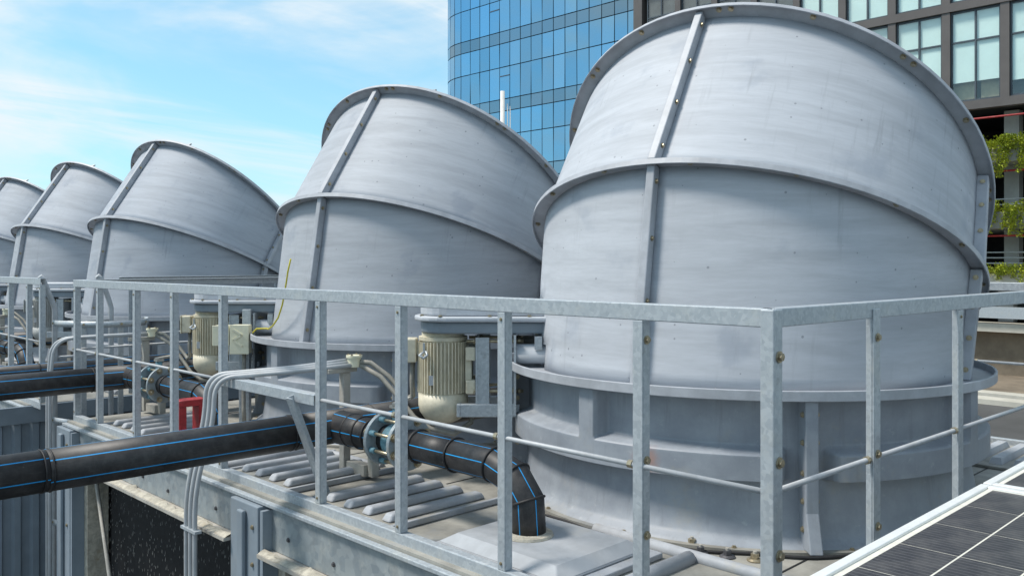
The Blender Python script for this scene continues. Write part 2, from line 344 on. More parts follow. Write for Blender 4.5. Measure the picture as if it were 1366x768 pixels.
# ------------------------------------------------------------------ glass office tower
GX = 35.0
def glass_tower():
    t = empty('glass_office_tower', (GX, 34, -3), label='blue glass curtain-wall office tower with a rounded corner', cat='building')
    Y1, rad = 40.4, 3.4
    step = 0.85
    # plan path of the facade: straight along Y then round the corner
    pts = []
    y = 26.3
    while y < Y1: pts.append((GX, y, 0)); y += step
    y0 = pts[-1][1]
    nArc = 8
    for k in range(1, nArc + 1):
        a = R(90) * k / nArc; pts.append((GX + rad * (1 - math.cos(a)), y0 + rad * math.sin(a), a))
    for k in range(1, 8): pts.append((GX + rad + k * step, y0 + rad, R(90)))
    # dark carcass behind the panes
    b = MB(); off = 0.07
    ring = [(p[0] + off * math.cos(p[2]), p[1] - off * math.sin(p[2])) for p in pts]
    poly = ring + [(GX + 25, y0 + rad - off), (GX + 25, 26.3)]
    b.prism(poly[::-1], 0, 30); o = b.build('carcass', 'mullion_dark', t); o.location = (-GX, -34, 0)
    S, UP, LO = 0.70, 1.37, 1.85
    rows = []; top = 14.48 + 3.92 * 2
    for fl in range(6):
        z = top - 3.92 * fl
        rows += [(z - S, z, 's'), (z - S - UP, z - S, 'u'), (z - S - UP - LO, z - S - UP, 'l')]
    cache = {}
    far = MB()
    def pane_mesh(wd, ht, mat):
        k = (round(wd, 2), round(ht, 2), mat)
        if k not in cache:
            q = MB(); q.box((0, 0, 0), (0.04, wd - 0.05, ht - 0.05)); cache[k] = q.mesh('pane', mat)
        return cache[k]
    for i in range(len(pts) - 1):
        p, q = pts[i], pts[i + 1]; wd = math.hypot(q[0] - p[0], q[1] - p[1]); an = math.atan2(q[0] - p[0], q[1] - p[1])
        for z0, z1, kd in rows:
            zc = (z0 + z1) / 2; inview = (5.0 < zc < 18.6) and i < 25
            mat = 'spandrel_glass' if kd == 's' else 'tower_glass'
            loc = Vector(((p[0] + q[0]) / 2 - GX, (p[1] + q[1]) / 2 - 34, zc + 3))
            rz = -an + random.gauss(0, 0.006); ry = random.gauss(0, 0.009)
            if not inview:
                far.box(loc, (0.04, wd - 0.06, z1 - z0 - 0.06), Matrix.Rotation(rz, 3, 'Z')); continue
            o = put('pane', pane_mesh(wd, z1 - z0, mat), t, loc, (0, ry, rz))
            if kd == 'l' and (i * 7 + int(zc)) % 11 in (0,) and i < 18:   # opening vents: a second, lower bar
                q2 = MB(); q2.box((-0.03, 0, (z1 - z0) * 0.22), (0.03, wd - 0.05, 0.05)); q2.build('vent_bar', 'mullion_dark', o)
    tag(far.build('glazing', 'tower_glass', t), kind='stuff')
glass_tower()

# ------------------------------------------------------------------ brown gridded office block on an open car park
BX = 34.8
def brown_block():
    t = empty('brown_office_block', (BX, 12, -3), label='dark brown office block with gridded windows above an open car park', cat='building')
    Oz = -3
    def part(name, mat, x0, x1, y0, y1, z0, z1, parent=t):
        b = MB(); b.bb(x0 - BX, x1 - BX, y0 - 12, y1 - 12, z0 - Oz, z1 - Oz); return b.build(name, mat, parent)
    cols = [26.05]
    while cols[-1] > -4: cols.append(cols[-1] - 2.02)
    yA, yB = 26.4, cols[-1]
    fl = [(6.8, 7.12), (10.55, 10.87), (14.3, 14.62), (18.0, 18.3)]
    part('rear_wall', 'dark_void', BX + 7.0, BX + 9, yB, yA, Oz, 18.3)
    part('roof', 'brown_clad', BX + 0.3, BX + 9, yB, yA, 18.31, 18.6)
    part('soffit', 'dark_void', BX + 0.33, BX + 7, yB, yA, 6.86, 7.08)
    part('end_pier', 'brown_clad', BX - 0.05, BX + 1.2, 26.1, 26.62, Oz, 18.3)
    for z0, z1 in fl: part('floor_beam', 'brown_clad', BX - 0.04, BX + 0.3, yB, 26.09, z0, z1)
    for k in range(3):
        za, zb = fl[k][1], fl[k + 1][0]
        for i in range(len(cols) - 1):
            y1, y0 = cols[i], cols[i + 1]
            part('column', 'brown_clad', BX, BX + 0.28, y0 - 0.15, y0 + 0.15, za + 0.003, zb - 0.003)
            b = MB(); ya, yb_ = y0 + 0.16, y1 - 0.16; ym = (ya + yb_) / 2; tr = zb - (zb - za) * 0.34
            X = 0.10
            for u, v_ in ((ya, ya + 0.05), (ym - 0.03, ym + 0.03), (yb_ - 0.05, yb_)): b.bb(X, X + 0.08, u - 12, v_ - 12, za + 0.01 - Oz, zb - 0.01 - Oz)
            for u, v_ in ((za + 0.01, za + 0.08), (tr - 0.03, tr + 0.03), (zb - 0.08, zb - 0.01)):
                b.bb(X + 0.004, X + 0.076, ya + 0.051 - 12, ym - 0.031 - 12, u - Oz, v_ - Oz); b.bb(X + 0.004, X + 0.076, ym + 0.031 - 12, yb_ - 0.051 - 12, u - Oz, v_ - Oz)
            wdw = b.build('window', 'mullion_dark', t)
            for h, (a, c) in enumerate(((ya + 0.05, ym - 0.03), (ym + 0.03, yb_ - 0.05))):
                gb = MB(); gx = X + 0.035; gb.add([(gx, c - 12, za + 0.05 - Oz), (gx, a - 12, za + 0.05 - Oz), (gx, a - 12, zb - 0.05 - Oz), (gx, c - 12, zb - 0.05 - Oz)], [(0, 1, 2, 3)]); gb.build('pane', 'window_glass', wdw)
                drop = za + 0.05 if k > 0 else za + random.choice((0.05, 0.75, 0.6, 0.5))
                dark = (i < 4 and k >= 1)
                part('blind', 'room_dark' if dark else 'blind_teal', BX + X + 0.085, BX + X + 0.10, a - 0.04, c + 0.04, drop, zb - 0.02, wdw)
                if drop > za + 0.1:
                    part('room', 'room_warm' if (i + h) % 3 else 'room_dark', BX + X + 0.4, BX + X + 0.5, a - 0.1, c + 0.1, za, drop + 0.3, wdw)
    # open parking storeys
    for z0, z1, mat in ((4.75, 5.35, 'concrete'), (2.35, 2.95, 'concrete'), (0.15, 0.72, 'pale_stone')):
        part('slab_edge', mat, BX - 0.3, BX + 7.0, yB, 26.09, z0, z1)
    part('ledge', 'pale_stone', BX - 0.7, BX + 0.2, yB, 26.09, -1.35, -1.05)
    part('beam', 'galvanised', BX - 0.9, BX - 0.6, yB, 26.09, -0.85, -0.45)
    part('plinth_wall', 'earth_brown', BX - 0.1, BX + 0.4, yB, 26.09, -3, -1.36)
    part('rear_lining', 'room_dark', BX + 5, BX + 5.2, yB, 26.09, -1.04, 0.14)
    for y in (22, 16, 10, 4):
        part('car_park_pillar', 'concrete', BX + 1.2, BX + 1.7, y - 0.25, y + 0.25, 2.96, 4.74); part('car_park_pillar', 'concrete', BX + 1.2, BX + 1.7, y - 0.25, y + 0.25, 0.73, 2.34)
        part('car_park_pillar', 'concrete', BX + 1.2, BX + 1.7, y - 0.25, y + 0.25, 5.36, 6.79)
        part('car_park_pillar', 'concrete', BX + 0.5, BX + 1.0, y - 0.25, y + 0.25, -1.04, 0.14)
    for z in (6.45, 4.45, 2.1):
        b = MB(); b.tube([(0.1, yB - 12, z - Oz), (0.1, 26 - 12, z - Oz)], 0.035, 8); b.build('fire_pipe', 'red_paint', t)
    for z in (3.25, 3.45, 1.1, 1.3, 1.5):
        b = MB(); b.tube([(0.45, yB - 12, z - Oz), (0.45, 26 - 12, z - Oz)], 0.025, 6); b.build('guard_rail', 'conduit_grey', t)
brown_block()
# trailing plants on the slab edges
def plant(y, z, hang, wid, label):
    b = MB()
    def leaf(p, s):
        d = Vector((random.gauss(0, 1), random.gauss(0, 1), random.gauss(0, 0.7))).normalized(); e = d.cross(Vector((random.random(), random.random(), 1))).normalized()
        P = Vector(p); b.add([P - d * s, P + e * s * 0.45, P + d * s, P - e * s * 0.45], [(0, 1, 2, 3)])
    st = MB()
    for k in range(int(wid * 9)):
        yy = random.uniform(-wid / 2, wid / 2); h = hang * random.uniform(0.15, 1.0) ** 1.4; up = random.uniform(0.05, 0.38)
        x0 = -0.38 - random.uniform(0, 0.25)
        st.tube([(-0.05, yy, 0), (x0 * 0.8, yy, up), (x0, yy + 0.1, -h * 0.4), (x0, yy + 0.12, -h)], 0.008, 4)
        for j in range(int(70 + 190 * h)):
            f = random.random(); zz_ = up - (up + h) * f
            leaf((x0 + random.gauss(0, 0.07), yy + 0.1 * f + random.gauss(0, 0.07), zz_), random.uniform(0.03, 0.06))
        for j in range(60): leaf((random.uniform(-0.5, 0.0), yy + random.gauss(0, 0.1), random.uniform(-0.02, up + 0.08)), random.uniform(0.03, 0.06))
    t = empty('hanging_plant', (BX, y, z), label=label, cat='plant', group='plants on the car park slabs')
    tag(b.build('foliage', 'leaf', t), kind='stuff'); tag(st.build('stems', 'trunk_brown', t), kind='stuff')
for z, nm in ((5.36, 'topmost slab edge'), (2.96, 'middle slab edge'), (0.73, 'lowest slab edge')):
    for y in (9.0,):
        plant(y, z, (1.25, 1.15, 0.3)[(5.36, 2.96, 0.73).index(z)], 7.0, 'yellow-green plant trailing over the %s of the open car park' % nm)

# white mast with two thin rods in front of the glass tower
t = empty('white_mast', (9.62, 9.97, -3), label='slim white mast with two thin rods beside it before the glass tower', cat='mast')
b = MB(); b.tube([(0, 0, 0), (0, 0, 6.86)], 0.036, 12); b.build('mast', 'white_paint', t)
for dx, hh in ((0.055, 6.66), (0.085, 6.62)):
    b = MB(); b.tube([(dx, -dx, 0), (dx, -dx, hh)], 0.009, 8); b.build('rod', 'white_paint', t)
b = MB(); b.bb(-0.2, 0.4, -0.4, 0.2, 0, 0.1); b.build('base_plate', 'white_paint', t)

# ------------------------------------------------------------------ cooling tower units (casing and deck)
PX = 2.12; FX = 6.05
def corrugated(x0, x1, y, z0, z1, name, mat, parent):
    b = MB(); prof = []; x = x0; k = 0
    seg = [(0.055, 0), (0.016, -1), (0.045, 0), (0.016, 1)]; yy = 0
    prof.append((x, 0))
    while x < x1:
        s_, d = seg[k % 4]; x = min(x1, x + s_); yy += d * 0.032; prof.append((x, yy)); k += 1
    n = len(prof); b.add([(px, y + py, z0) for px, py in prof] + [(px, y + py, z1) for px, py in prof], [(i, i + 1, n + i + 1, n + i) for i in range(n - 1)])
    return b.build(name, mat, parent)
def rib_mesh(ln, wd=0.068, h=0.034):
    b = MB(); x = ln / 2; e = 0.022; y = wd / 2; yt = wd * 0.36
    b.add([(-x, -y, 0), (x, -y, 0), (x, y, 0), (-x, y, 0), (-x + e, -yt, h), (x - e, -yt, h), (x - e, yt, h), (-x + e, yt, h)],
          [(3, 2, 1, 0), (4, 5, 6, 7), (0, 1, 5, 4), (1, 2, 6, 5), (2, 3, 7, 6), (3, 0, 4, 7)])
    return b.mesh('rib', 'rib_grey')
RIB = rib_mesh(0.57)
def cooling_tower(Y0, Y1, stacks, label):
    t = empty('cooling_tower', (PX, Y0, -3), label=label, cat='cooling tower', group='cooling tower units')
    inv = Vector((-PX, -Y0, 3))
    def part(name, mat, *a, parent=t, bv=0):
        b = MB(); b.bb(*a); o = b.build(name, mat, parent); o.location = inv if parent is t else (0, 0, 0)
        if bv: bevel(o, bv)
        return o
    part('deck', 'deck_dusty', PX, FX, Y0, Y1, -0.05, 0.0)
    part('drip_lip', 'galvanised', PX - 0.035, PX - 0.002, Y0, Y1, -0.030, -0.012, bv=0.003)
    part('core', 'fill_black', PX + 0.30, FX - 0.3, Y0 + 0.3, Y1 - 0.3, -3, -0.06)
    # columns on the long side
    cs = [Y0 + 0.10, (Y0 + Y1) / 2 + 0.04, Y1 - 0.10] if len(stacks) < 3 else [Y0 + 0.1, Y0 + 2.85, Y0 + 5.5, Y1 - 0.1]
    for yc in (cs if len(stacks) < 3 else cs[1:]):
        b = MB(); x = PX
        b.bb(x - 0.06, x + 0.10, yc - 0.14, yc + 0.14, -3, -0.035); c = b.build('column', 'wall_paint', t); c.location = inv; bevel(c, 0.006)
        b = MB(); b.bb(x - 0.085, x - 0.061, yc - 0.03, yc + 0.03, -3, -0.07); q = b.build('hat_rib', 'wall_paint', c); bevel(q, 0.008)
        b = MB(); b.bb(x - 0.062, x + 0.02, yc - 0.19, yc - 0.165, -3, -0.045); b.build('edge_strip', 'wall_paint', c)
        for zz_ in (-0.14, -0.32, -0.7): bolt(c, (x - 0.062, yc - 0.09, zz_), (-1, 0, 0), 1.0)
        for zz_ in (-0.08, -0.2, -0.32): bolt(c, (x - 0.03, yc - 0.143, zz_), (0, -1, 0), 0.9, BOLTD)
    for a, c in zip(cs[:-1], cs[1:]):
        ya, yb = a + 0.143, c - 0.193
        p = part('band_panel', 'galvanised_wall', PX - 0.012, PX + 0.01, ya, yb, -0.235, -0.033)
        n = 5
        for k in range(n):
            for dz in (0.0,): bolt(p, (PX - 0.0125, ya + 0.25 + (yb - ya - 0.4) * k / (n - 1) + (0.12 if k % 2 else 0), -0.155 - 0.02 * (k % 2)), (-1, 0, 0), 1.0, BOLTD)
        part('drip_ledge', 'steel_beige', PX - 0.095, PX + 0.012, ya, yb, -0.255, -0.238)
        # lime crust lying along the ledge
        b = MB(); K = 60; V = []
        for i in range(K + 1):
            y = ya + (yb - ya) * i / K; h = max(0.002, 0.010 + random.gauss(0, 0.005)); d = max(0.02, 0.045 + random.gauss(0, 0.012))
            V += [(PX - 0.093 + random.uniform(0, 0.01), y, -0.237), (PX - 0.08 + random.uniform(0, 0.01), y, -0.237 + h * 0.5), (PX - 0.093 + d, y, -0.237 + h), (PX - 0.03 + random.uniform(-0.01, 0.01), y, -0.237)]
        b.add(V, [(i * 4 + k, i * 4 + k + 1, i * 4 + k + 5, i * 4 + k + 4) for i in range(K) for k in range(3)], True)
        o = b.build('lime_crust', 'crust', t); o.location = inv
        # corrugated black fill with water running down it
        b = MB(); K = int((yb - ya) / 0.03); V = []
        for i in range(K + 1): V += [(PX + 0.17 + 0.02 * (i % 2), ya + (yb - ya) * i / K, -3), (PX + 0.17 + 0.02 * (i % 2), ya + (yb - ya) * i / K, -0.05)]
        b.add(V, [(i * 2, i * 2 + 1, i * 2 + 3, i * 2 + 2) for i in range(K)]); o = b.build('wet_fill', 'fill_black', t); o.location = inv
        b = MB()
        for k in range(1500):
            y = random.uniform(ya + 0.02, yb - 0.02); z = -0.25 - 1.5 * random.random(); x = PX + 0.05 + 0.1 * random.random(); l = random.uniform(0.006, 0.022) ; s_ = random.uniform(0.0007, 0.0017)
            b.add([(x, y, z + l), (x - s_, y - s_, z), (x - s_, y + s_, z), (x + s_, y, z), (x, y, z - l * 0.6)], [(0, 1, 2), (0, 2, 3), (0, 3, 1), (4, 2, 1), (4, 3, 2), (4, 1, 3)])
        o = tag(b.build('water_drops', 'droplet', t), kind='stuff'); o.location = inv
        b = MB(); b.tube([(PX + 0.06, yb - 0.06, -0.25), (PX + 0.06, yb - 0.75, -1.9)], 0.014, 8); o = b.build('tie_rod', 'steel_beige', t); o.location = inv
        part('jamb', 'crust', PX + 0.02, PX + 0.16, yb - 0.06, yb, -3, -0.256)
    for nm, y in (('end_wall', Y0 + 0.02),):
        o = corrugated(PX - 0.30, FX, y, -3, -0.13, nm, 'wall_paint', t); o.location = inv
        part('end_wall_cap', 'wall_paint', PX - 0.32, FX, Y0 - 0.035, Y0 + 0.0, -0.14, -0.004, bv=0.004)
    yy = Y0 + 0.45
    while yy < Y1 - 0.2:
        part('joint_seal', 'rubber', PX + 0.09, FX - 0.1, yy - 0.004, yy + 0.004, 0.0005, 0.0025); yy += 0.92
    # deck furniture per stack
    for cy in stacks:
        for a, c, nr, x0 in ((cy + 0.56, cy + 1.16, 4, 2.20), (cy + 1.40, cy + 1.98, 4, 2.20)):
            if c > Y1 - 0.05: continue
            o = part('deck_cover', 'deck_dusty', x0, x0 + 0.66, a, c, 0.001, 0.018, bv=0.004)
            for k in range(nr):
                bevel(put('rib', RIB, o, (x0 + 0.33, a + (c - a) * (k + 0.5) / nr, 0.0185)), 0.012, 3)
            for (u0, u1, w0, w1) in ((x0 - 0.02, x0 + 0.68, a - 0.022, a - 0.001), (x0 - 0.02, x0 + 0.68, c + 0.001, c + 0.022)):
                part('edge_ridge', 'rib_grey', u0, u1, w0, w1, 0.001, 0.030, bv=0.006)
        for yy in (cy - 0.98,):
            if yy > Y0:
                b = MB(); b.tube([(2.19, yy + 0.44, 0.012), (2.81, yy + 0.44, 0.012)], 0.030, 10); o = b.build('edge_ridge', 'rib_grey', t); o.location = inv
        b = MB(); b.tube([(2.84, max(Y0 + 0.04, cy - 1.2), 0.010), (2.84, cy - 0.05, 0.010)], 0.026, 10); o = b.build('edge_ridge', 'rib_grey', t); o.location = inv
        # far-side covers
        for a, c in ((cy - 1.05, cy - 0.45), (cy + 0.62, cy + 1.2)):
            if c > Y1 - 0.05 or a < Y0: continue
            o = part('deck_cover', 'deck_dusty', 5.25, 5.93, a, c, 0.001, 0.018, bv=0.004)
            for k in range(5): put('rib', RIB, o, (5.59, a + (c - a) * (k + 0.5) / 5, 0.0185))
        # pan with a sloping edge that takes the down pipe
        x0, x1, ya, yb = 2.215, 2.735, cy - 0.40, cy + 0.24; e = 0.055
        part('pan_curb', 'rib_grey', x0 - 0.035, x1 + 0.03, ya - 0.05, yb + 0.03, 0.001, 0.024, bv=0.005)
        b = MB(); b.hexa([(x0, ya, 0.0245), (x1, ya, 0.0245), (x1, yb, 0.0245), (x0, yb, 0.0245)], [(x0, ya, 0.034), (x1, ya, 0.034), (x1, yb, 0.034), (x0, yb, 0.034)])
        b.hexa([(x0, ya, 0.0341), (x1, ya, 0.0341), (x1, yb, 0.0341), (x0, yb, 0.0341)], [(x0 + e, ya + e, 0.068), (x1 - e, ya + e, 0.068), (x1 - e, yb - e, 0.068), (x0 + e, yb - e, 0.068)])
        o = b.build('inlet_pan', 'pan_grey', t); o.location = inv; bevel(o, 0.008, 3)
        b = MB(); b.lathe([(0.070, 0.0685), (0.102, 0.0685), (0.098, 0.078), (0.070, 0.084)], 32, mat=Matrix.Translation((2.45, cy - 0.03, 0.0005))); o = b.build('seal_ring', 'crust', t); o.location = inv
    return t
S1 = Vector((4.0468, 2.4253, 0)); DY = [0, 2.668, 6.488, 9.151, 11.81]
STY = [S1.y + d for d in DY]
cooling_tower(1.13, 6.72, STY[:2], 'cooling tower unit under the two fan stacks inside the cornered railing')
cooling_tower(7.66, 15.4, STY[2:], 'cooling tower unit with ribbed end wall beyond the caged ladder')

# ------------------------------------------------------------------ fan stacks
LEAN = 8.4; ZB = 0.639; T1, T2 = 24.33, 45.0
MC, TC = Vector((0.095, 0, ZB + 0.476)), Vector((0.380, 0.012, ZB + 0.9245)); RM, RT = 1.157, 1.156
def disc(c, tilt, r, th, dn=0.0):
    t_ = R(tilt); u = Vector((math.cos(t_), 0, -math.sin(t_))); n = Vector((math.sin(t_), 0, math.cos(t_)))
    return c + u * (r * math.cos(th)) + Vector((0, r * math.sin(th), 0)) + n * dn
LR = Matrix.Rotation(R(LEAN), 4, 'Z')
def make_stack():
    t = empty('fan_stack', (0, 0, 0))
    sh = 0.012
    def low(th, s, dr=0.0):
        a = Vector(((1.055 + dr) * math.cos(th), (1.055 + dr) * math.sin(th), 0.606)); b = disc(MC, T1, 1.090 + dr, th, -0.006); return LR @ (a.lerp(b, s))
    def upp(th, s, dr=0.0):
        a = disc(MC, T1, 1.098 + dr, th, 0.0); b = disc(TC, T2, 1.085 + dr, th, -0.006); return LR @ (a.lerp(b, s))
    for fn, nm, segs in ((low, 'lower_shell_panel', 14), (upp, 'upper_shell_panel', 14)):
        for q in range(4):
            b = MB(); n = 26; V = []; U = []
            for i in range(n + 1):
                th = R(q * 90 + 90 * i / n)
                for k in range(segs + 1):
                    V.append(fn(th, k / segs)); U.append((th * 1.1, k / segs * (fn(th, 1) - fn(th, 0)).length + (0 if fn is low else 1.7)))
            F = []; UU = []
            for i in range(n):
                am = (q * 90 + 90 * (i + 0.5) / n + LEAN) % 360
                for k in range(segs):
                    zc = (V[i * (segs + 1) + k].z + V[i * (segs + 1) + k + 1].z) / 2
                    if fn is low and 128 < am < 142.5 and 0.0 < zc < 0.965: continue      # slot for the belt guard
                    if fn is low and 142.4 < am < 150 and 0.60 < zc < 0.75: continue
                    f = (i * (segs + 1) + k, (i + 1) * (segs + 1) + k, (i + 1) * (segs + 1) + k + 1, i * (segs + 1) + k + 1)
                    F.append(f); UU.append([U[x] for x in f])
            b.add(V, F, True, UU); o = b.build(nm, 'stack_paint', t)
            m = o.modifiers.new('thickness', 'SOLIDIFY'); m.thickness = sh; m.offset = -1
    # seam ribs, one pair on every quarter
    for fn, nm in ((low, 'seam_rib'), (upp, 'seam_rib')):
        for q in range(4):
            th = R(q * 90)
            if (fn(th, 1) - fn(th, 0)).length < 0.09: continue
            b = MB(); hw = 0.020; tg = LR.to_3x3() @ Vector((-math.sin(th), math.cos(th), 0)); s0, s1 = (0.0, 1.0)
            e0 = 0.002 if fn is low else 0.0
            pr = []
            for s_ in (0.006, 0.994):
                pi, po = fn(th, s_, -0.002), fn(th, s_, 0.050); pr.append((pi - tg * hw, pi + tg * hw, po + tg * hw, po - tg * hw))
            b.hexa(pr[0], pr[1]); o = b.build(nm, 'flange_paint', t); bevel(o, 0.005)
            ln = (fn(th, 1) - fn(th, 0)).length
            for s_ in ([0.1, 0.38, 0.66, 0.92] if ln > 0.35 else [0.5]):
                c = fn(th, s_, 0.026)
                for sg in ((-1,) if q == 3 else (1,)): bolt(o, c + tg * (hw + 0.0005) * sg, tg * sg, 1.05)
    # flange rings
    def ringf(name, c, tilt, ri, ro, dn0, dn1, lipx=0.0):
        b = MB(); n = 96; V = []
        prof = [(ri, dn1 - 0.007), (ro - 0.007, dn1 - 0.007), (ro - 0.007, dn0), (ro, dn0), (ro, dn1), (ri, dn1)]; K = 6
        for i in range(n):
            for r_, d_ in prof: V.append(LR @ disc(c, tilt, r_, 2 * math.pi * i / n, d_))
        b.add(V, [(i * K + k, ((i + 1) % n) * K + k, ((i + 1) % n) * K + (k + 1) % K, i * K + (k + 1) % K) for i in range(n) for k in range(K)])
        o = b.build(name, 'flange_paint', t); m = bevel(o, 0.002, 2); 
        for p in o.data.polygons: p.use_smooth = False
        return o
    f1 = ringf('middle_flange', MC, T1, 1.07, RM, -0.028, 0.0)
    f2 = ringf('top_flange', TC, T2, 1.07, RT, -0.024, 0.0)
    for c, tl, o, off in ((MC, T1, f1, 9), (TC, T2, f2, 5)):
        nb = 16
        for k in range(nb):
            for dlt in ((0,) if tl == T1 else (0, 3.0) if k % 2 == 0 else (0,)):
                th = 2 * math.pi * k / nb + R(off + dlt); p = LR @ disc(c, tl, 1.126, th, -0.0075)
                bolt(o, p, LR.to_3x3() @ -Vector((math.sin(R(tl)), 0, math.cos(R(tl)))), 1.25)
    # little lug standing on the top flange
    for thd in (202, 158):
        th = R(thd); c = disc(TC, T2, 1.11, th, 0.001); nrm = Vector((math.sin(R(T2)), 0, math.cos(R(T2)))); e = (disc(TC, T2, 1.11, th + 0.08, 0.001) - c).normalized(); ra = (disc(TC, T2, 1.15, th, 0.001) - c).normalized()
        b = MB(); p = [c - e * 0.09, c + e * 0.03, c + e * 0.045 + nrm * 0.055, c + e * 0.01 + nrm * 0.03]
        b.hexa([LR @ (x - ra * 0.008) for x in p], [LR @ (x + ra * 0.008) for x in p]); b.build('lifting_lug', 'flange_paint', t)
    # base flange with an upturned lip
    b = MB(); b.lathe([(1.02, 0.597), (1.2, 0.597), (1.2, ZB), (1.188, ZB), (1.188, 0.607), (1.02, 0.607)], 110); o = b.build('base_flange', 'flange_paint', t); bevel(o, 0.003)
    # four moulded base panels between bolted joints
    def sst(x, a, c): x = max(0, min(1, (x - a) / (c - a))); return x * x * (3 - 2 * x)
    def rad(a, z):
        r = 1.088 + 0.055 * (1 - sst(z, 0.0, 0.055)) + 0.028 * (1 - sst(z, 0.02, 0.26))
        ends = sst(a, 3.5, 6.0) * (1 - sst(a, 84.0, 86.5))
        band = sst(z, 0.262, 0.276) * (1 - sst(z, 0.375, 0.405)) * ends
        post = sst(z, 0.27, 0.28) * max(sst(a, 40.2, 41.2) * (1 - sst(a, 45.2, 46.2)), 0) 
        return r + 0.082 * max(band, post)
    zs = [0, 0.01, 0.022, 0.035, 0.05, 0.10, 0.17, 0.235, 0.256, 0.2615, 0.264, 0.270, 0.276, 0.2775, 0.285, 0.33, 0.368, 0.3745, 0.376, 0.384, 0.392, 0.400, 0.4055, 0.41, 0.43, 0.50, 0.56, 0.596]
    az = sorted(set([0, 1, 2, 3.5, 4, 4.7, 5.3, 6] + [8 + 2.2 * k for k in range(15)] + [39.6, 40.1, 40.4, 40.8, 41.2, 41.4, 43, 45.0, 45.2, 45.6, 46, 46.3, 46.8] + [48.5 + 2.2 * k for k in range(16)] + [84, 84.6, 85.2, 85.8, 86.5, 88, 89, 90]))
    b = MB(); V = []; UU = []
    for a in az:
        for z in zs: r = rad(a, z); V.append((r * math.cos(R(a)), r * math.sin(R(a)), z))
    nz = len(zs); b.add(V, [(i * nz + k, (i + 1) * nz + k, (i + 1) * nz + k + 1, i * nz + k + 1) for i in range(len(az) - 1) for k in range(nz - 1)], True)
    pm = b.mesh('base_panel', 'base_paint')
    for q in range(4): put('base_panel', pm, t, (0, 0, 0), (0, 0, R(45 + 90 * q)))
    # foot flange and joint ribs
    b = MB(); b.lathe([(1.10, 0.0), (1.195, 0.0), (1.195, 0.012), (1.10, 0.012)], 96); b.build('foot_flange', 'deck_dusty', t)
    for q in range(4):
        a = 45 + 90 * q; b = MB(); hw = 0.026
        out = [(1.06, 0.013), (1.235, 0.013), (1.185, 0.16), (1.178, 0.595), (1.06, 0.595)]
        n = len(out); V = [(r, -hw, z) for r, z in out] + [(r, hw, z) for r, z in out]
        b.add(V, [tuple(range(n)), tuple(range(2 * n - 1, n - 1, -1))] + [(i, n + i, n + (i + 1) % n, (i + 1) % n) for i in range(n)])
        o = b.build('joint_rib', 'base_paint', t); o.rotation_euler = (0, 0, R(a)); bevel(o, 0.005)
        for z in (0.09, 0.20, 0.31, 0.43, 0.54):
            for sg in (-1, 1): bolt(o, (1.15, sg * (hw + 0.0005), z), (0, sg, 0), 1.1)
    for k in range(16): bolt(t, (1.17 * math.cos(R(k * 22.5 + 8)), 1.17 * math.sin(R(k * 22.5 + 8)), 0.0125), (0, 0, 1), 0.9)
    return t
stack_labels = ['grey elbow fan stack at the railing corner beside the solar panels', 'grey elbow fan stack with a yellow wire hanging down its side',
    'grey elbow fan stack just past the caged ladder, first on the far unit', 'grey elbow fan stack second past the caged ladder', 'grey elbow fan stack third past the caged ladder']
st0 = make_stack()
for i in range(5):
    o = st0 if i == 0 else copy_tree(st0)
    if i == 0:
        pn = [c for c in o.children if c.name.startswith('base_panel') and abs(math.degrees(c.rotation_euler.z) - 135) < 1][0]
    tone = ((1, 1, 1), (0.86, 0.865, 0.87), (0.82, 0.84, 0.865), (0.86, 0.87, 0.885), (0.84, 0.855, 0.87))[i]
    for c in o.children: c.color = (*tone, 1)
    o.location = (S1.x, STY[i], 0.0015); tag(o, stack_labels[i], 'fan stack', 'row of elbow fan stacks')

pn.material_slots[0].link = 'OBJECT'; pn.material_slots[0].material = M['base_paint_stained']

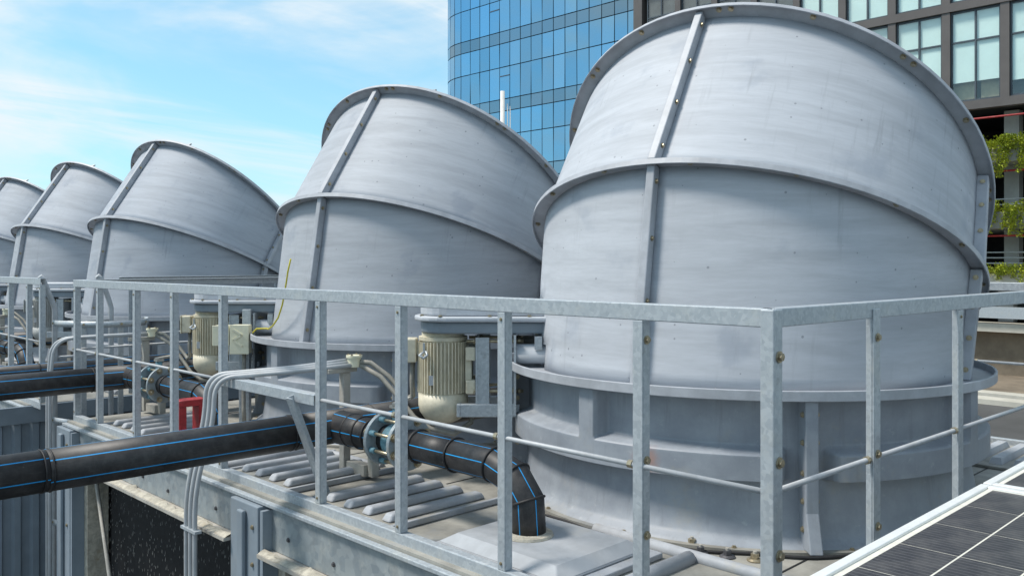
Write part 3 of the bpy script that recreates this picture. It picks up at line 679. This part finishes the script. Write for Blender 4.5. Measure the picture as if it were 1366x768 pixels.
# ------------------------------------------------------------------ fan drives
MO = Vector((-1.54 * 0.712, 1.54 * 0.7022, 0)); MRZ = math.atan2(-0.7022, 0.712)   # local x points at the stack
def make_drive(mat):
    t = empty('fan_motor')
    b = MB(); b.lathe([(0, 0.455), (0.116, 0.455), (0.116, 0.735), (0, 0.735)], 40, closed=False)
    for k in range(44):
        a = 2 * math.pi * k / 44; b.box((0.124 * math.cos(a), 0.124 * math.sin(a), 0.595), (0.022, 0.005, 0.262), Matrix.Rotation(a, 3, 'Z'))
    b.build('finned_housing', mat, t)
    b = MB(); b.lathe([(0, 0.300), (0.055, 0.302), (0.095, 0.322), (0.122, 0.360), (0.130, 0.395), (0.130, 0.457), (0, 0.457)], 40, closed=False, smooth=True); b.build('fan_cowl', mat, t)
    b = MB(); b.lathe([(0, 0.734), (0.128, 0.734), (0.128, 0.752), (0.112, 0.754), (0.112, 0.772), (0, 0.772)], 40, closed=False); b.build('drive_end_bell', mat, t)
    b = MB(); b.lathe([(0, 0.77), (0.03, 0.77), (0.03, 0.80), (0, 0.80)], 16, closed=False); b.build('shaft', 'bolt_dark', t)
    b = MB(); b.box((-0.168, -0.01, 0.68), (0.065, 0.10, 0.125)); o = b.build('terminal_box', mat, t); bevel(o, 0.008, 3)
    b = MB(); b.box((-0.2065, -0.01, 0.68), (0.01, 0.108, 0.133)); q = b.build('lid', mat, o); bevel(q, 0.004)
    b = MB(); b.box((-0.125, -0.01, 0.69), (0.045, 0.06, 0.06)); b.build('box_neck', mat, t)
    for yy in (-0.10, 0.10):
        for z in (0.50, 0.67):
            b = MB(); b.box((0.150, yy, z), (0.05, 0.05, 0.07)); o = b.build('foot', mat, t); bevel(o, 0.006)
    b = MB(); b.bb(0.120, 0.155, -0.09, 0.09, 0.52, 0.70); o = b.build('foot_pad', mat, t); bevel(o, 0.006)
    b = MB(); b.box((-0.09, -0.108, 0.70), (0.01, 0.012, 0.05)); b.tube([(-0.09, -0.12, 0.68), (-0.11, -0.135, 0.665), (-0.09, -0.14, 0.65), (-0.07, -0.13, 0.665), (-0.08, -0.12, 0.685)], 0.006, 6); b.build('lifting_eye', 'galvanised', t)
    b = MB(); b.box((-0.05, -0.1255, 0.535), (0.028, 0.004, 0.05)); b.build('name_plate', 'conduit_grey', t)
    return t
def make_mount():
    t = empty('motor_mount')
    b = MB(); b.bb(0.176, 0.186, -0.14, 0.14, 0.418, 0.755); o = b.build('slide_plate', 'galvanised', t)
    for y_ in (-0.13, 0.13): b = MB(); b.bb(0.1862, 0.245, y_ - 0.005, y_ + 0.005, 0.418, 0.755); b.build('side_flange', 'galvanised', t)
    for z in (0.735, 0.48):
        for y in (-0.115, 0.115):
            b = MB(); b.tube([(0.13, y, z), (0.42, y, z)], 0.009, 10); r = b.build('threaded_rod', 'bolt_zinc', t)
            for x in (0.165, 0.197, 0.365, 0.395): bolt(r, (x, y, z), (1, 0, 0), 1.4)
    b = MB(); b.bb(0.10, 0.40, -0.15, -0.11, 0.352, 0.417); b.bb(0.10, 0.40, 0.11, 0.15, 0.352, 0.417); b.bb(0.08, 0.10, -0.15, 0.15, 0.352, 0.417); o = b.build('bottom_channel', 'galvanised', t); bevel(o, 0.003)
    b = MB(); b.bb(0.370, 0.382, -0.21, 0.15, 0.37, 0.772); b.build('back_plate', 'galvanised', t)
    for y in (-0.13, 0.13):
        b = MB(); b.bb(0.29, 0.33, y - 0.02, y + 0.02, 0.0, 0.351); o = b.build('leg', 'steel_beige', t); bevel(o, 0.003)
    b = MB(); b.tube([(0.383, -0.155, 0.674), (0.95, -0.155, 0.674)], 0.050, 24); b.build('torque_tube', 'guard_paint', t)
    b = MB(); b.tube([(0.383, 0.13, 0.715), (0.95, 0.13, 0.715)], 0.030, 16); b.build('grease_tube', 'steel_beige', t)
    b = MB(); b.bb(0.475, 0.512, -0.21, -0.20, 0.70, 0.765); b.bb(0.475, 0.512, -0.20, -0.08, 0.757, 0.765); b.build('bracket', 'galvanised', t)
    b = MB(); b.bb(0.53, 0.536, -0.205, -0.17, 0.60, 0.66); b.build('gusset', 'galvanised', t)
    return t
def make_guard():
    t = empty('belt_guard')
    def stad(r, x1, n=12): return [(x1, -r), (x1, r)] + [(r * 0.9 * math.cos(R(90 + 180 * k / n)) + 0.03, r * math.sin(R(90 + 180 * k / n))) for k in range(n + 1)]
    b = MB(); b.prism(stad(0.165, 0.80), 0.775, 0.836); o = b.build('lower_tray', 'wall_paint', t); bevel(o, 0.012, 3)
    b = MB(); b.prism(stad(0.20, 0.80), 0.8365, 0.864); o = b.build('rim', 'guard_paint', t); bevel(o, 0.010, 3)
    b = MB(); b.prism(stad(0.165, 0.80), 0.8645, 0.925); o = b.build('cover', 'guard_paint', t); bevel(o, 0.012, 3)
    for x, y in ((0.0, -0.172), (0.25, -0.172), (0.45, -0.172), (-0.1, -0.1)): bolt(t, (x, y - 0.012, 0.8645), (0, 0, 1), 1.0)
    return t
where = ['beside the stack at the railing corner', 'beside the stack with the yellow wire', 'just past the caged ladder', 'two stacks past the caged ladder', 'three stacks past the caged ladder']
mats = ['motor_cream', 'motor_cream', 'motor_grey', 'motor_grey', 'motor_grey']
protos = {}
mount0 = make_mount(); guard0 = make_guard()
for i in range(5):
    loc = (S1.x + MO.x, STY[i] + MO.y, 0.001)
    if mats[i] not in protos: protos[mats[i]] = d = make_drive(mats[i])
    else: d = copy_tree(protos[mats[i]])
    d.location = loc; d.rotation_euler = (0, 0, MRZ); tag(d, '%s finned upright motor %s' % ('cream' if i < 2 else 'grey', where[i]), 'motor', 'fan motors')
    m = mount0 if i == 0 else copy_tree(mount0); m.location = loc; m.rotation_euler = (0, 0, MRZ); tag(m, 'galvanised motor mount with threaded rods and tube %s' % where[i], 'motor mount', 'motor mounts')
    q = guard0 if i == 0 else copy_tree(guard0); q.location = loc; q.rotation_euler = (0, 0, MRZ); tag(q, 'grey rimmed belt guard above the motor %s' % where[i], 'belt guard', 'belt guards')

# ------------------------------------------------------------------ railings
RX = 2.15; ZR = 1.0125
def rail_run(name, A, B, posts, label, group, mid='rod', bolted=(), gap=None, toe=True, width=0.037, side=False):
    A = Vector((*A, 0)); B = Vector((*B, 0)); d = (B - A).normalized(); Ln = (B - A).length; ang = math.atan2(d.y, d.x)
    t = empty(name, (A.x, A.y, 0.0012), ang, label=label, cat='railing', group=group)
    # local: x along the run, outer face towards local -y or +y; 'out' is +y for runs going +Y seen from outside at -X
    def bx(nm, mat, *a, bv=0.003):
        b = MB(); b.bb(*a); o = b.build(nm, mat, t); bevel(o, bv); return o
    o_ = 1  # outer side in local y
    bx('top_rail', 'galvanised', 0, Ln, -0.006, 0.0, ZR - 0.052, ZR); bx('top_rail', 'galvanised', 0, Ln, -0.052, -0.0062, ZR - 0.0055, ZR - 0.0005)
    if toe: bx('toe_rail', 'galvanised', 0, Ln, -0.006, 0.0, -0.016, 0.040); bx('toe_rail', 'galvanised', 0, Ln, -0.045, -0.0062, 0.0335, 0.0395)
    for k, s in enumerate(posts):
        w = width
        b = MB(); z0 = 0.041 if toe else 0.0; z1 = ZR - 0.0525
        b.bb(s - w / 2, s + w / 2, -0.0065, -0.0005, z0, z1); b.bb(s + w / 2 - 0.006, s + w / 2 - 0.0002, -0.04, -0.0068, z0, z1)
        if k in bolted and not side: b.bb(s - w / 2, s + w / 2, 0.0003, 0.006, z0 - 0.04, z1 + 0.03)
        p = b.build('post', 'galvanised', t); bevel(p, 0.002)
        for z in ((0.30, 0.53, 0.90) if k in bolted else (0.935, 0.065)):
            if k in bolted and side: bolt(p, (s + w / 2, -0.022, z), (1, 0, 0), 1.2)
            else: bolt(p, (s, 0.0065 if k in bolted else 0.0, z), (0, 1, 0), 1.2 if k in bolted else 0.55)
    zr = 0.512
    segs = [(0.0, Ln)] if not gap else [(0.0, gap[0]), (gap[1], Ln)]
    for a, c in segs:
        b = MB(); b.tube([(a, -0.012, zr), (c, -0.012, zr)], 0.0085, 10); r_ = b.build('mid_rod', 'conduit_grey', t)
        for s in posts:
            if a <= s <= c:
                b = MB(); b.lathe([(0.0, -0.008), (0.013, -0.008), (0.013, 0.008), (0, 0.008)], 8, closed=False, mat=Matrix.Translation((s - 0.034, -0.012, zr)) @ Matrix.Rotation(R(90), 4, 'Y')); b.build('lock_nut', 'bolt_zinc', r_)
    if gap:
        bx('mid_angle', 'galvanised', gap[0] + 0.02, gap[1] - 0.02, 0.001, 0.006, zr - 0.03, zr + 0.02); bx('mid_angle', 'galvanised', gap[0] + 0.02, gap[1] - 0.02, -0.05, 0.0008, zr + 0.0145, zr + 0.0195)
    return t
py = [6.666, 6.219, 5.579, 5.02, 4.405, 3.445, 2.844, 2.237, 1.632]
front = rail_run('railing', (RX, 6.69), (RX, 1.19), [6.69 - y for y in py], 'galvanised railing along the tower edge above the black louvres', 'deck railings', bolted=(8,), side=True, gap=(6.69 - 4.405, 6.69 - 3.445))
# run points along -Y so local +y is +X; mirror so the outer face looks to -X
front.scale = (1, -1, 1)
# corner post and return run
corner = empty('corner_post', (RX, 1.18, 0.001), label='galvanised corner post with three bolts joining two railings', cat='post')
b = MB(); b.prism([(-0.050, 0.0), (-0.050, -0.040), (0.0, -0.040), (0.0, -0.034), (-0.044, -0.034), (-0.044, 0.0)], -0.02, ZR + 0.02); o = b.build('angle', 'galvanised', corner); bevel(o, 0.004)
for z in (0.37, 0.62, 0.905): bolt(corner, (-0.022, -0.0405, z), (0, -1, 0), 1.4)
corner.location = (RX + 0.028, 1.203, -0.02); 
ret = rail_run('railing', (RX + 0.02, 1.178), (6.0, 1.06), [0.60, 1.315, 2.6, 3.3], 'galvanised return railing in front of the nearest fan stack, beside the solar panels', 'deck railings', bolted=(0,), width=0.048)
ret.scale = (1, -1, 1)
rail_run('railing', (5.98, 1.12), (5.98, 6.6), [0.1 + 0.68 * k for k in range(8)], 'galvanised railing on the far edge behind the two nearest stacks', 'deck railings')
e1 = rail_run('railing', (2.2, 6.69), (5.98, 6.69), [0.9, 2.1, 3.3], 'galvanised cross railing at the end of the first unit by the caged ladder', 'deck railings', toe=False)
e2 = rail_run('railing', (2.85, 7.72), (5.98, 7.72), [0.1, 0.8, 1.5, 2.2, 2.9], 'galvanised cross railing at the start of the far unit behind the caged ladder', 'deck railings', toe=False)
u2 = rail_run('railing', (RX, 15.3), (RX, 7.44), [15.3 - y for y in (7.46, 7.79, 8.3, 8.9, 9.5, 10.1, 10.7, 11.3, 12.0, 12.7, 13.4, 14.1, 14.8)], 'galvanised railing along the far unit edge past the ladder', 'deck railings')
u2.scale = (1, -1, 1)
# diagonal brace
t = empty('rail_brace', (2.27, 3.60, 0.019), label='diagonal galvanised angle brace from deck to the mid rail', cat='brace')
b = MB(); A_, B_ = Vector((0.0, 0.0, 0.0065)), Vector((-0.165, 0.045, 0.485)); u_ = Vector((1, 0, 0.30)).normalized(); w_ = Vector((0.1, -1, 0)).normalized()
for o_, a_, c_, da, dc in ((Vector((0, 0, 0)), u_, w_, 0.046, 0.006), (w_ * 0.0062, u_, w_, 0.006, 0.042)):
    b.hexa([A_ + o_, A_ + o_ + a_ * da, A_ + o_ + a_ * da + c_ * dc, A_ + o_ + c_ * dc], [B_ + o_, B_ + o_ + a_ * da, B_ + o_ + a_ * da + c_ * dc, B_ + o_ + c_ * dc])
b.build('angle', 'galvanised', t); b = MB(); b.bb(-0.03, 0.09, -0.08, 0.03, 0, 0.006); b.build('foot_plate', 'steel_beige', t); bolt(t, (0.07, -0.05, 0.006), (0, 0, 1), 1); bolt(t, (-0.012, -0.06, 0.006), (0, 0, 1), 1)

# ------------------------------------------------------------------ caged ladder between the units
t = empty('caged_ladder', (2.49, 7.5, -3), label='galvanised ladder with hooped cage and bent grab rails between the two units', cat='ladder')
for sgn, x in ((-1, -0.217), (1, 0.217)):
    b = MB(); top = [(x, 0, 0), (x, 0, 3.76), (x - 0.012, 0.01, 3.82), (x - 0.085 * (1 if sgn < 0 else 0.9), 0.0, 4.0), (x - 0.11, 0.0, 4.03)]
    b.tube(top, 0.0205, 14); b.build('stringer', 'conduit_grey', t)
for k in range(13):
    b = MB(); b.tube([(-0.217, 0, 0.3 + 0.28 * k), (0.217, 0, 0.3 + 0.28 * k)], 0.011, 8); b.build('rung', 'conduit_grey', t)
hoops = []
for z in (3.66, 2.9, 2.1):
    b = MB(); n = 24; V = []
    for k in range(n + 1):
        a = R(-8 - 164 * k / n) ; x, y = 0.36 * math.cos(a) + 0.1, 0.52 * math.sin(a) - 0.02
        V += [(x, y, z - 0.024), (x, y, z + 0.024)]
    b.add(V, [(i * 2, i * 2 + 2, i * 2 + 3, i * 2 + 1) for i in range(n)], True); o = b.build('cage_hoop', 'galvanised', t); m = o.modifiers.new('thickness', 'SOLIDIFY'); m.thickness = 0.006; m.offset = 0
    for k in (0, 6, 12, 18, 24): bolt(o, Vector(V[k * 2]) * 1.0 + Vector((0, -0.004, 0.024)), (0, -1, 0), 0.9)
for k in (6, 12, 18):
    a = R(-8 - 164 * k / 24); x, y = 0.352 * math.cos(a) + 0.1, 0.505 * math.sin(a) - 0.02
    b = MB(); b.box((x, y, 2.66), (0.04, 0.006, 2.0)); b.build('cage_strip', 'galvanised', t)

# ------------------------------------------------------------------ black pipes
ZP = 0.314
def header(yc, x_out, x_in, label, i):
    t = empty('water_pipe', (2.45, yc, ZP), label=label, cat='pipe', group='black pipes with blue stripes')
    b = MB(); b.tube([(x_out - 2.45, 0, 0), (1.10 - 2.45, 0, 0)], 0.084, 40, u0=0.043 + 0.083); b.build('pipe_length', 'pipe_black', t)
    b = MB(); b.tube([(1.102 - 2.45, 0, 0), (-0.25, 0, 0)], 0.084, 40, u0=0.083 + 0.02); b.build('pipe_length', 'pipe_black', t)
    b = MB(); b.tube([(-0.248, 0, 0), (x_in - 2.45, 0, 0)], 0.086, 40, u0=0.09); b.build('tee_body', 'pipe_black', t)
    for x in (1.085 - 2.45, 1.115 - 2.45, -0.265, -0.235, 0.20, 0.55): ringm('weld_ring', (x, 0, 0), (1, 0, 0), 0.0845, 0.0034, 'rubber', t)
    if i < 9:
        b = MB(); b.tube([(0, -0.05, 0), (0, -0.36, 0)], [0.084, 0.072], 36); b.build('reducer', 'pipe_black', t)
        for y in (-0.16, -0.25, -0.33): ringm('weld_ring', (0, y, 0), (0, 1, 0), 0.083 if y > -0.15 else 0.077, 0.006, 'rubber', t)
        for y in (-0.425, -0.60):
            b = MB(); b.lathe([(0.06, -0.011), (0.122, -0.011), (0.122, 0.011), (0.06, 0.011)], 40, mat=Matrix.Translation((0, y, 0)) @ Matrix.Rotation(R(90), 4, 'X')); o = b.build('flange_disc', 'disc_grey', t); bevel(o, 0.003)
        b = MB(); b.lathe([(0.02, -0.030), (0.074, -0.030), (0.074, 0.030), (0.02, 0.030)], 32, mat=Matrix.Translation((0, -0.512, 0)) @ Matrix.Rotation(R(90), 4, 'X')); b.tube([(0, -0.512, 0.06), (0, -0.512, 0.15)], 0.022, 12); b.build('valve_body', 'valve_blue', t)
        b = MB(); b.box((0, -0.512, 0.158), (0.05, 0.05, 0.012)); b.box((0.06, -0.47, 0.172), (0.20, 0.03, 0.012), Matrix.Rotation(0.6, 3, 'Z')); b.build('valve_lever', 'steel_beige', t)
        b = MB(); b.tube([(0, -0.27, 0), (0, -0.66, 0)], 0.066, 28); b.build('stub', 'rubber', t)
        for k in range(8):
            a = 2 * math.pi * (k + 0.5) / 8; p = (0.102 * math.cos(a), 0, 0.102 * math.sin(a))
            b = MB(); b.tube([(p[0], -0.39, p[2]), (p[0], -0.635, p[2])], 0.008, 8); o = b.build('stud', 'bolt_zinc', t)
            for y, dr in ((-0.4135, 1), (-0.6115, -1)): bolt(o, (p[0], y, p[2]), (0, dr, 0), 1.7)
            b = MB(); b.tube([(p[0], -0.437, p[2]), (p[0], -0.475, p[2])], 0.014, 8); b.build('stud_sleeve', 'valve_blue', o)
        r = 0.069; P = [(0, -0.66, 0), (0, -0.93, 0), (0, -1.17, 0), (0, -1.285, -0.035), (0, -1.355, -0.115), (0, -1.365, -0.244)]
        b = MB(); b.tube(P[:2], r, 36, u0=0.04); b.build('pipe_length', 'pipe_black', t)
        b = MB(); b.tube([(0, -0.932, 0)] + P[2:], r, 36, u0=0.04, smooth=True); b.build('mitred_elbow', 'pipe_black', t)
        for a, c in ((0, 1), (1, 2), (2, 3), (3, 4), (4, 5)):
            d = Vector(P[c]) - Vector(P[a]); pd = d if a == 0 else Vector(P[a]) - Vector(P[a - 1])
            if a in (0,): ringm('weld_ring', Vector(P[0]) + Vector((0, -0.02, 0)), d, r + 0.002, 0.007, 'rubber', t); continue
            ringm('weld_ring', P[a], d.normalized() + pd.normalized(), r + 0.003, 0.005, 'rubber', t)
    return t
header(3.755, 0.1, 4.6, 'black pipe with blue stripes crossing outside the railing, branch into the nearest pan', 0)
header(6.425, 0.6, 4.6, 'black pipe with blue stripes branching into the pan beside the red bracket', 1)
header(3.755 + 6.488, 1.4, 4.6, 'black pipe with blue stripes branching just past the caged ladder', 2)
header(6.425 + 6.488, 1.4, 4.6, 'black pipe with blue stripes two stacks past the caged ladder', 3)
# thinner header behind the second one
t = empty('water_pipe', (2.6, 7.32, 0.30), label='slimmer black pipe with blue stripes running through the gap between units', cat='pipe', group='black pipes with blue stripes')
b = MB(); b.tube([(-2.2, 0, 0), (2.6, 0, 0)], 0.062, 32, u0=0.05); b.build('pipe_length', 'pipe_black', t)
for x in (-0.5, 0.1, 0.6): ringm('weld_ring', (x, 0, 0), (1, 0, 0), 0.064, 0.005, 'rubber', t)

# steel stand under the tee, junction box on its top
def stand(yo, label, i):
    t = empty('pipe_stand', (2.647, 3.966 + yo, 0.019), label=label, cat='stand', group='pipe stands')
    for x, y, h in ((0, 0, 0.53), (0.033, -0.214, 0.21)):
        b = MB(); b.bb(x - 0.022, x + 0.022, y - 0.022, y + 0.022, 0, h); o = b.build('upright', 'steel_beige', t); bevel(o, 0.003)
    b = MB(); b.bb(-0.01, 0.045, -0.19, -0.024, 0.0, 0.06); o = b.build('bottom_bar', 'steel_beige', t); bevel(o, 0.003)
    b = MB(); b.bb(-0.12, 0.06, -0.03, 0.03, 0.531, 0.555); o = b.build('top_plate', 'steel_beige', t); bevel(o, 0.003)
    j = empty('junction_box', (2.682, 3.93 + yo, 0.578), label='round cream junction box on the %s' % ('stand beside the forked conduits' if i == 0 else 'stand behind the second branch pipe' if i == 1 else 'stand of the far unit'), cat='junction box', group='round junction boxes')
    b = MB(); b.lathe([(0, 0.0), (0.036, 0.0), (0.036, 0.05), (0.043, 0.05), (0.043, 0.062), (0, 0.064)], 28, closed=False); b.build('body', 'box_cream', j)
    for k in range(4): bolt(j, (0.034 * math.cos(k * 1.571 + .6), 0.034 * math.sin(k * 1.571 + .6), 0.063), (0, 0, 1), 0.7)
    # flexible leads to the motor
    for k, (dy, dz) in enumerate(((0.0, 0.0), (0.02, -0.012))):
        b = MB(); mx, my = S1.x + MO.x - 0.16 * 0.712, S1.y + MO.y + 0.16 * 0.7 + yo
        b.tube([(2.70, 3.90 + yo + dy, 0.606 + dz), (2.74, 3.86 + yo + dy, 0.60 + dz), (2.80, 3.78 + yo + dy, 0.53), (2.83, 3.70 + yo + dy, 0.45), (2.835, 3.66 + yo, 0.42 + 0.03 * k), (mx, my, 0.44), (mx - 0.005, my, 0.52), (mx, my, 0.618)] if k == 0 else
               [(2.70, 3.88 + yo + dy, 0.60 + dz), (2.76, 3.80 + yo, 0.53), (2.80, 3.70 + yo, 0.43), (2.83, 3.60 + yo, 0.33), (2.86, 3.5 + yo, 0.28), (2.95, 3.42 + yo, 0.25), (3.05, 3.40 + yo, 0.30), (3.08, 3.42 + yo, 0.38)], 0.013, 10)
        tag(b.build('flexible_lead', 'flex_grey'), '%s flexible lead to the motor %s' % (('upper', 'lower')[k], where[i]), 'cable', 'flexible leads')
for i, yo in enumerate((0, 2.668, 6.488)): stand(yo, 'beige steel stand holding the pipe tee %s' % where[i], i)

# conduits that cross the rail and drop down the casing
def conduit(pts, label, group, r=0.0125):
    # round the corners
    P = [Vector(p) for p in pts]; out = [P[0]]
    for i in range(1, len(P) - 1):
        a, c = P[i - 1] - P[i], P[i + 1] - P[i]; d = min(0.16, a.length * 0.45, c.length * 0.45); q0, q1 = P[i] + a.normalized() * d, P[i] + c.normalized() * d
        for k in range(9): s = k / 8; out.append(q0.lerp(P[i], s).lerp(P[i].lerp(q1, s), s))
    out.append(P[-1]); b = MB(); b.tube(out, r, 12); return tag(b.build('conduit', 'conduit_grey'), label, 'conduit', group)
for k, nm in enumerate(('first', 'middle', 'last')):
    y = 4.40 - 0.05 * k; yt = 3.955 - 0.018 * k
    conduit([(2.66, yt, 0.612 - 0.012 * k), (2.40, 4.06 - 0.03 * k, 0.585 - 0.006 * k), (2.075 - 0.0 * k, y, 0.545 - 0.004 * k), (2.06, y - 0.005, 0.30), (1.965, y - 0.0, -0.02), (1.965, y - 0.01, -3)], '%s of three grey conduits bending down over the louvre opening' % nm, 'conduits over the louvre')
for k, nm in enumerate(('outer', 'inner')):
    y = 6.86 - 0.055 * k
    conduit([(2.66, 6.62 - 0.02 * k, 0.60), (2.3, 6.70 - 0.05 * k, 0.597), (2.06, y, 0.58), (2.03, y, 0.25), (2.03, y, -3)], '%s grey conduit bending down at the end of the first unit' % nm, 'conduits at the unit end')
# clamp rail for the conduits
b = MB(); b.box((1.965, 4.345, -0.232), (0.036, 0.17, 0.014)); tag(b.build('conduit_clamp', 'galvanised'), 'small galvanised strap holding three conduits at the ledge', 'clamp')

# red bracket
t = empty('red_bracket', (2.30, 5.105, 0.111), 0.0, label='red painted steel bracket shaped like an upturned U', cat='bracket')
for x in (-0.062, 0.062):
    b = MB(); b.bb(x - 0.023, x + 0.023, -0.05, 0.05, 0, 0.165); o = b.build('leg', 'red_paint', t); bevel(o, 0.004)
b = MB(); b.bb(-0.085, 0.085, -0.05, 0.05, 0.1655, 0.205); o = b.build('bridge', 'red_paint', t); bevel(o, 0.004)

# cream switch boxes on a post
t = empty('box_post', (2.999, 5.752, 0.001), -0.75, label='galvanised post carrying two cream switch boxes', cat='post')
b = MB(); b.bb(-0.036, 0.036, -0.03, 0.03, 0, 0.60); o = b.build('post', 'galvanised', t); bevel(o, 0.003)
b = MB(); b.bb(-0.03, 0.03, 0.032, 0.08, 0.45, 0.80); o = b.build('channel', 'galvanised', t); bevel(o, 0.003)
for k, (dx, z0, z1, wd) in enumerate(((-0.135, 0.558, 0.696, 0.11), (-0.005, 0.50, 0.70, 0.125))):
    t = empty('switch_box', (2.999 + dx * 0.73, 5.752 - dx * 0.68, z0), -0.75, label=('small plain cream box beside the switch box on the post', 'cream switch box with a moulded arrow lid on the post')[k], cat='switch box', group='cream switch boxes')
    b = MB(); b.bb(-wd / 2, wd / 2, -0.12, -0.034, 0, z1 - z0); o = b.build('box', 'box_cream', t); bevel(o, 0.006, 3)
    b = MB(); b.bb(-wd / 2 - 0.003, wd / 2 + 0.003, -0.131, -0.1205, -0.002, z1 - z0 + 0.002); o = b.build('lid', 'box_cream', t); bevel(o, 0.003)
    if k == 1:
        for zz_, an in ((0.075, 0.6), (0.115, -0.6), (0.15, 0.6)):
            b = MB(); b.box((-0.01, -0.135, zz_), (0.075, 0.008, 0.014), Matrix.Rotation(an, 3, 'Y')); b.build('lid_rib', 'box_cream', t)
for k, (a, z) in enumerate((((2.85, 5.79), 0.557), ((2.96, 5.69), 0.498))):
    b = MB(); b.tube([(a[0], a[1], z), (a[0] - 0.005, a[1], z - 0.15), (a[0] - 0.05 + 0.03 * k, a[1] - 0.03, 0.12), (a[0] - 0.09 + 0.06 * k, a[1] - 0.06, 0.015)], 0.014, 10)
    tag(b.build('flexible_lead', 'flex_grey'), 'grey flexible lead dropping from the %s to the deck' % ('small plain cream box', 'arrow-lid switch box')[k], 'cable', 'flexible leads')

# yellow wire on the second stack
c2 = Vector((S1.x, STY[1], 0)); P = []
for px_, az_, z in ((0, 184, 1.16), (0, 182, 1.08), (0, 180, 0.98), (0, 177, 0.86), (0, 173, 0.77), (0, 167, 0.71), (0, 159, 0.676), (0, 150, 0.668)):
    r_ = 1.075 + 0.035 * (z - 0.6) / 0.55; P.append((c2.x + (r_ + 0.006) * math.cos(R(az_)), c2.y + (r_ + 0.006) * math.sin(R(az_)), z))
P += [(3.06, 5.70, 0.665), (3.03, 5.73, 0.62), (3.02, 5.74, 0.55)]
b = MB(); b.tube(P, 0.0055, 8); tag(b.build('earth_wire', 'yellow_wire'), 'thin yellow wire drooping down the second stack to the switch box', 'wire')

# black cable round the foot of the first stack, loose nuts
P = []
for k in range(40):
    a = 140 + 110 * k / 39; r_ = 1.225 + 0.012 * math.sin(k * 0.9); P.append((S1.x + r_ * math.cos(R(a)), S1.y + r_ * math.sin(R(a)), 0.0085))
b = MB(); b.tube(P, 0.0065, 8); tag(b.build('cable', 'rubber'), 'thin black cable lying on the deck round the foot of the corner stack', 'cable')
for k, (x, y, m, lb) in enumerate(((2.975, 1.985, 'bolt_zinc', 'brass-coloured flanged nut lying apart from the dark nuts, by the cable'), (2.915, 1.905, 'bolt_dark', 'dark flanged nut touching the brass-coloured one'), (2.955, 1.81, 'bolt_dark', 'dark flanged nut lying alone between two pale nuts'), (2.995, 1.715, 'bolt_zinc', 'brass-coloured flanged nut next to the corner post'))):
    t = empty('flanged_nut', (x, y, 0.0012), k * 0.7, label=lb, cat='nut', group='loose flanged nuts on the deck'); t.scale = (0.75, 0.75, 0.75)
    b = MB(); b.lathe([(0.012, 0), (0.040, 0.0), (0.041, 0.005), (0.030, 0.012), (0.012, 0.013)], 24); b.build('flange', m, t)
    b = MB(); b.lathe([(0.010, 0.0131), (0.021, 0.0131), (0.021, 0.036), (0.010, 0.036)], 6); b.build('hex', m, t)
    b = MB(); b.lathe([(0, 0.0), (0.0095, 0.0), (0.0095, 0.048), (0, 0.049)], 10, closed=False); b.build('stud', 'steel_beige', t)

# ------------------------------------------------------------------ solar panels
cell = MB(); cell.box((0, 0, 0), (0.1788, 0.1036, 0.0004)); CELL = cell.mesh('solar_cell', 'solar_cell')
ZS = 0.61
for k, (x0, lb) in enumerate(((0.02, 'solar panel with white frame, held in front of the railing corner'), (2.262, 'second solar panel, butting against the end of the first along the return railing'))):
    x1 = x0 + 2.228; y1 = 0.690; y0 = y1 - 1.13
    t = empty('solar_panel', (x0, y0, ZS), label=lb, cat='solar panel', group='solar panels')
    W, H = x1 - x0, y1 - y0; f = 0.020
    for nm, a in (('long', (0, W, 0, f)), ('long', (0, W, H - f, H)), ('short', (0, f, f + 0.0002, H - f - 0.0002)), ('short', (W - f, W, f + 0.0002, H - f - 0.0002))):
        b = MB(); b.bb(a[0], a[1], a[2], a[3], -0.035, 0.004); o = b.build('frame_bar', 'frame_white', t); bevel(o, 0.002)
    b = MB(); b.bb(f + 0.0005, W - f - 0.0005, f + 0.0005, H - f - 0.0005, -0.010, -0.0016); bs = b.build('backsheet', 'cell_gap', t)
    for i in range(12):
        for j in range(10):
            put('solar_cell', CELL, t, (f + 0.005 + 0.0905 + i * 0.1816, f + 0.004 + 0.0535 + j * 0.1075, -0.0013))
t = empty('panel_rack', (0, 0, -3), label='galvanised rack carrying the solar panels', cat='rack')
for y in (-0.25, 0.5):
    b = MB(); b.bb(0.02, 4.48, y - 0.02, y + 0.02, 3.53, 3.573); b.build('purlin', 'galvanised', t)
    for x in (0.3, 2.2, 4.3):
        b = MB(); b.bb(x - 0.025, x + 0.025, y - 0.025, y + 0.025, 0, 3.529); b.build('leg', 'galvanised', t)

scene.render.engine = 'CYCLES'
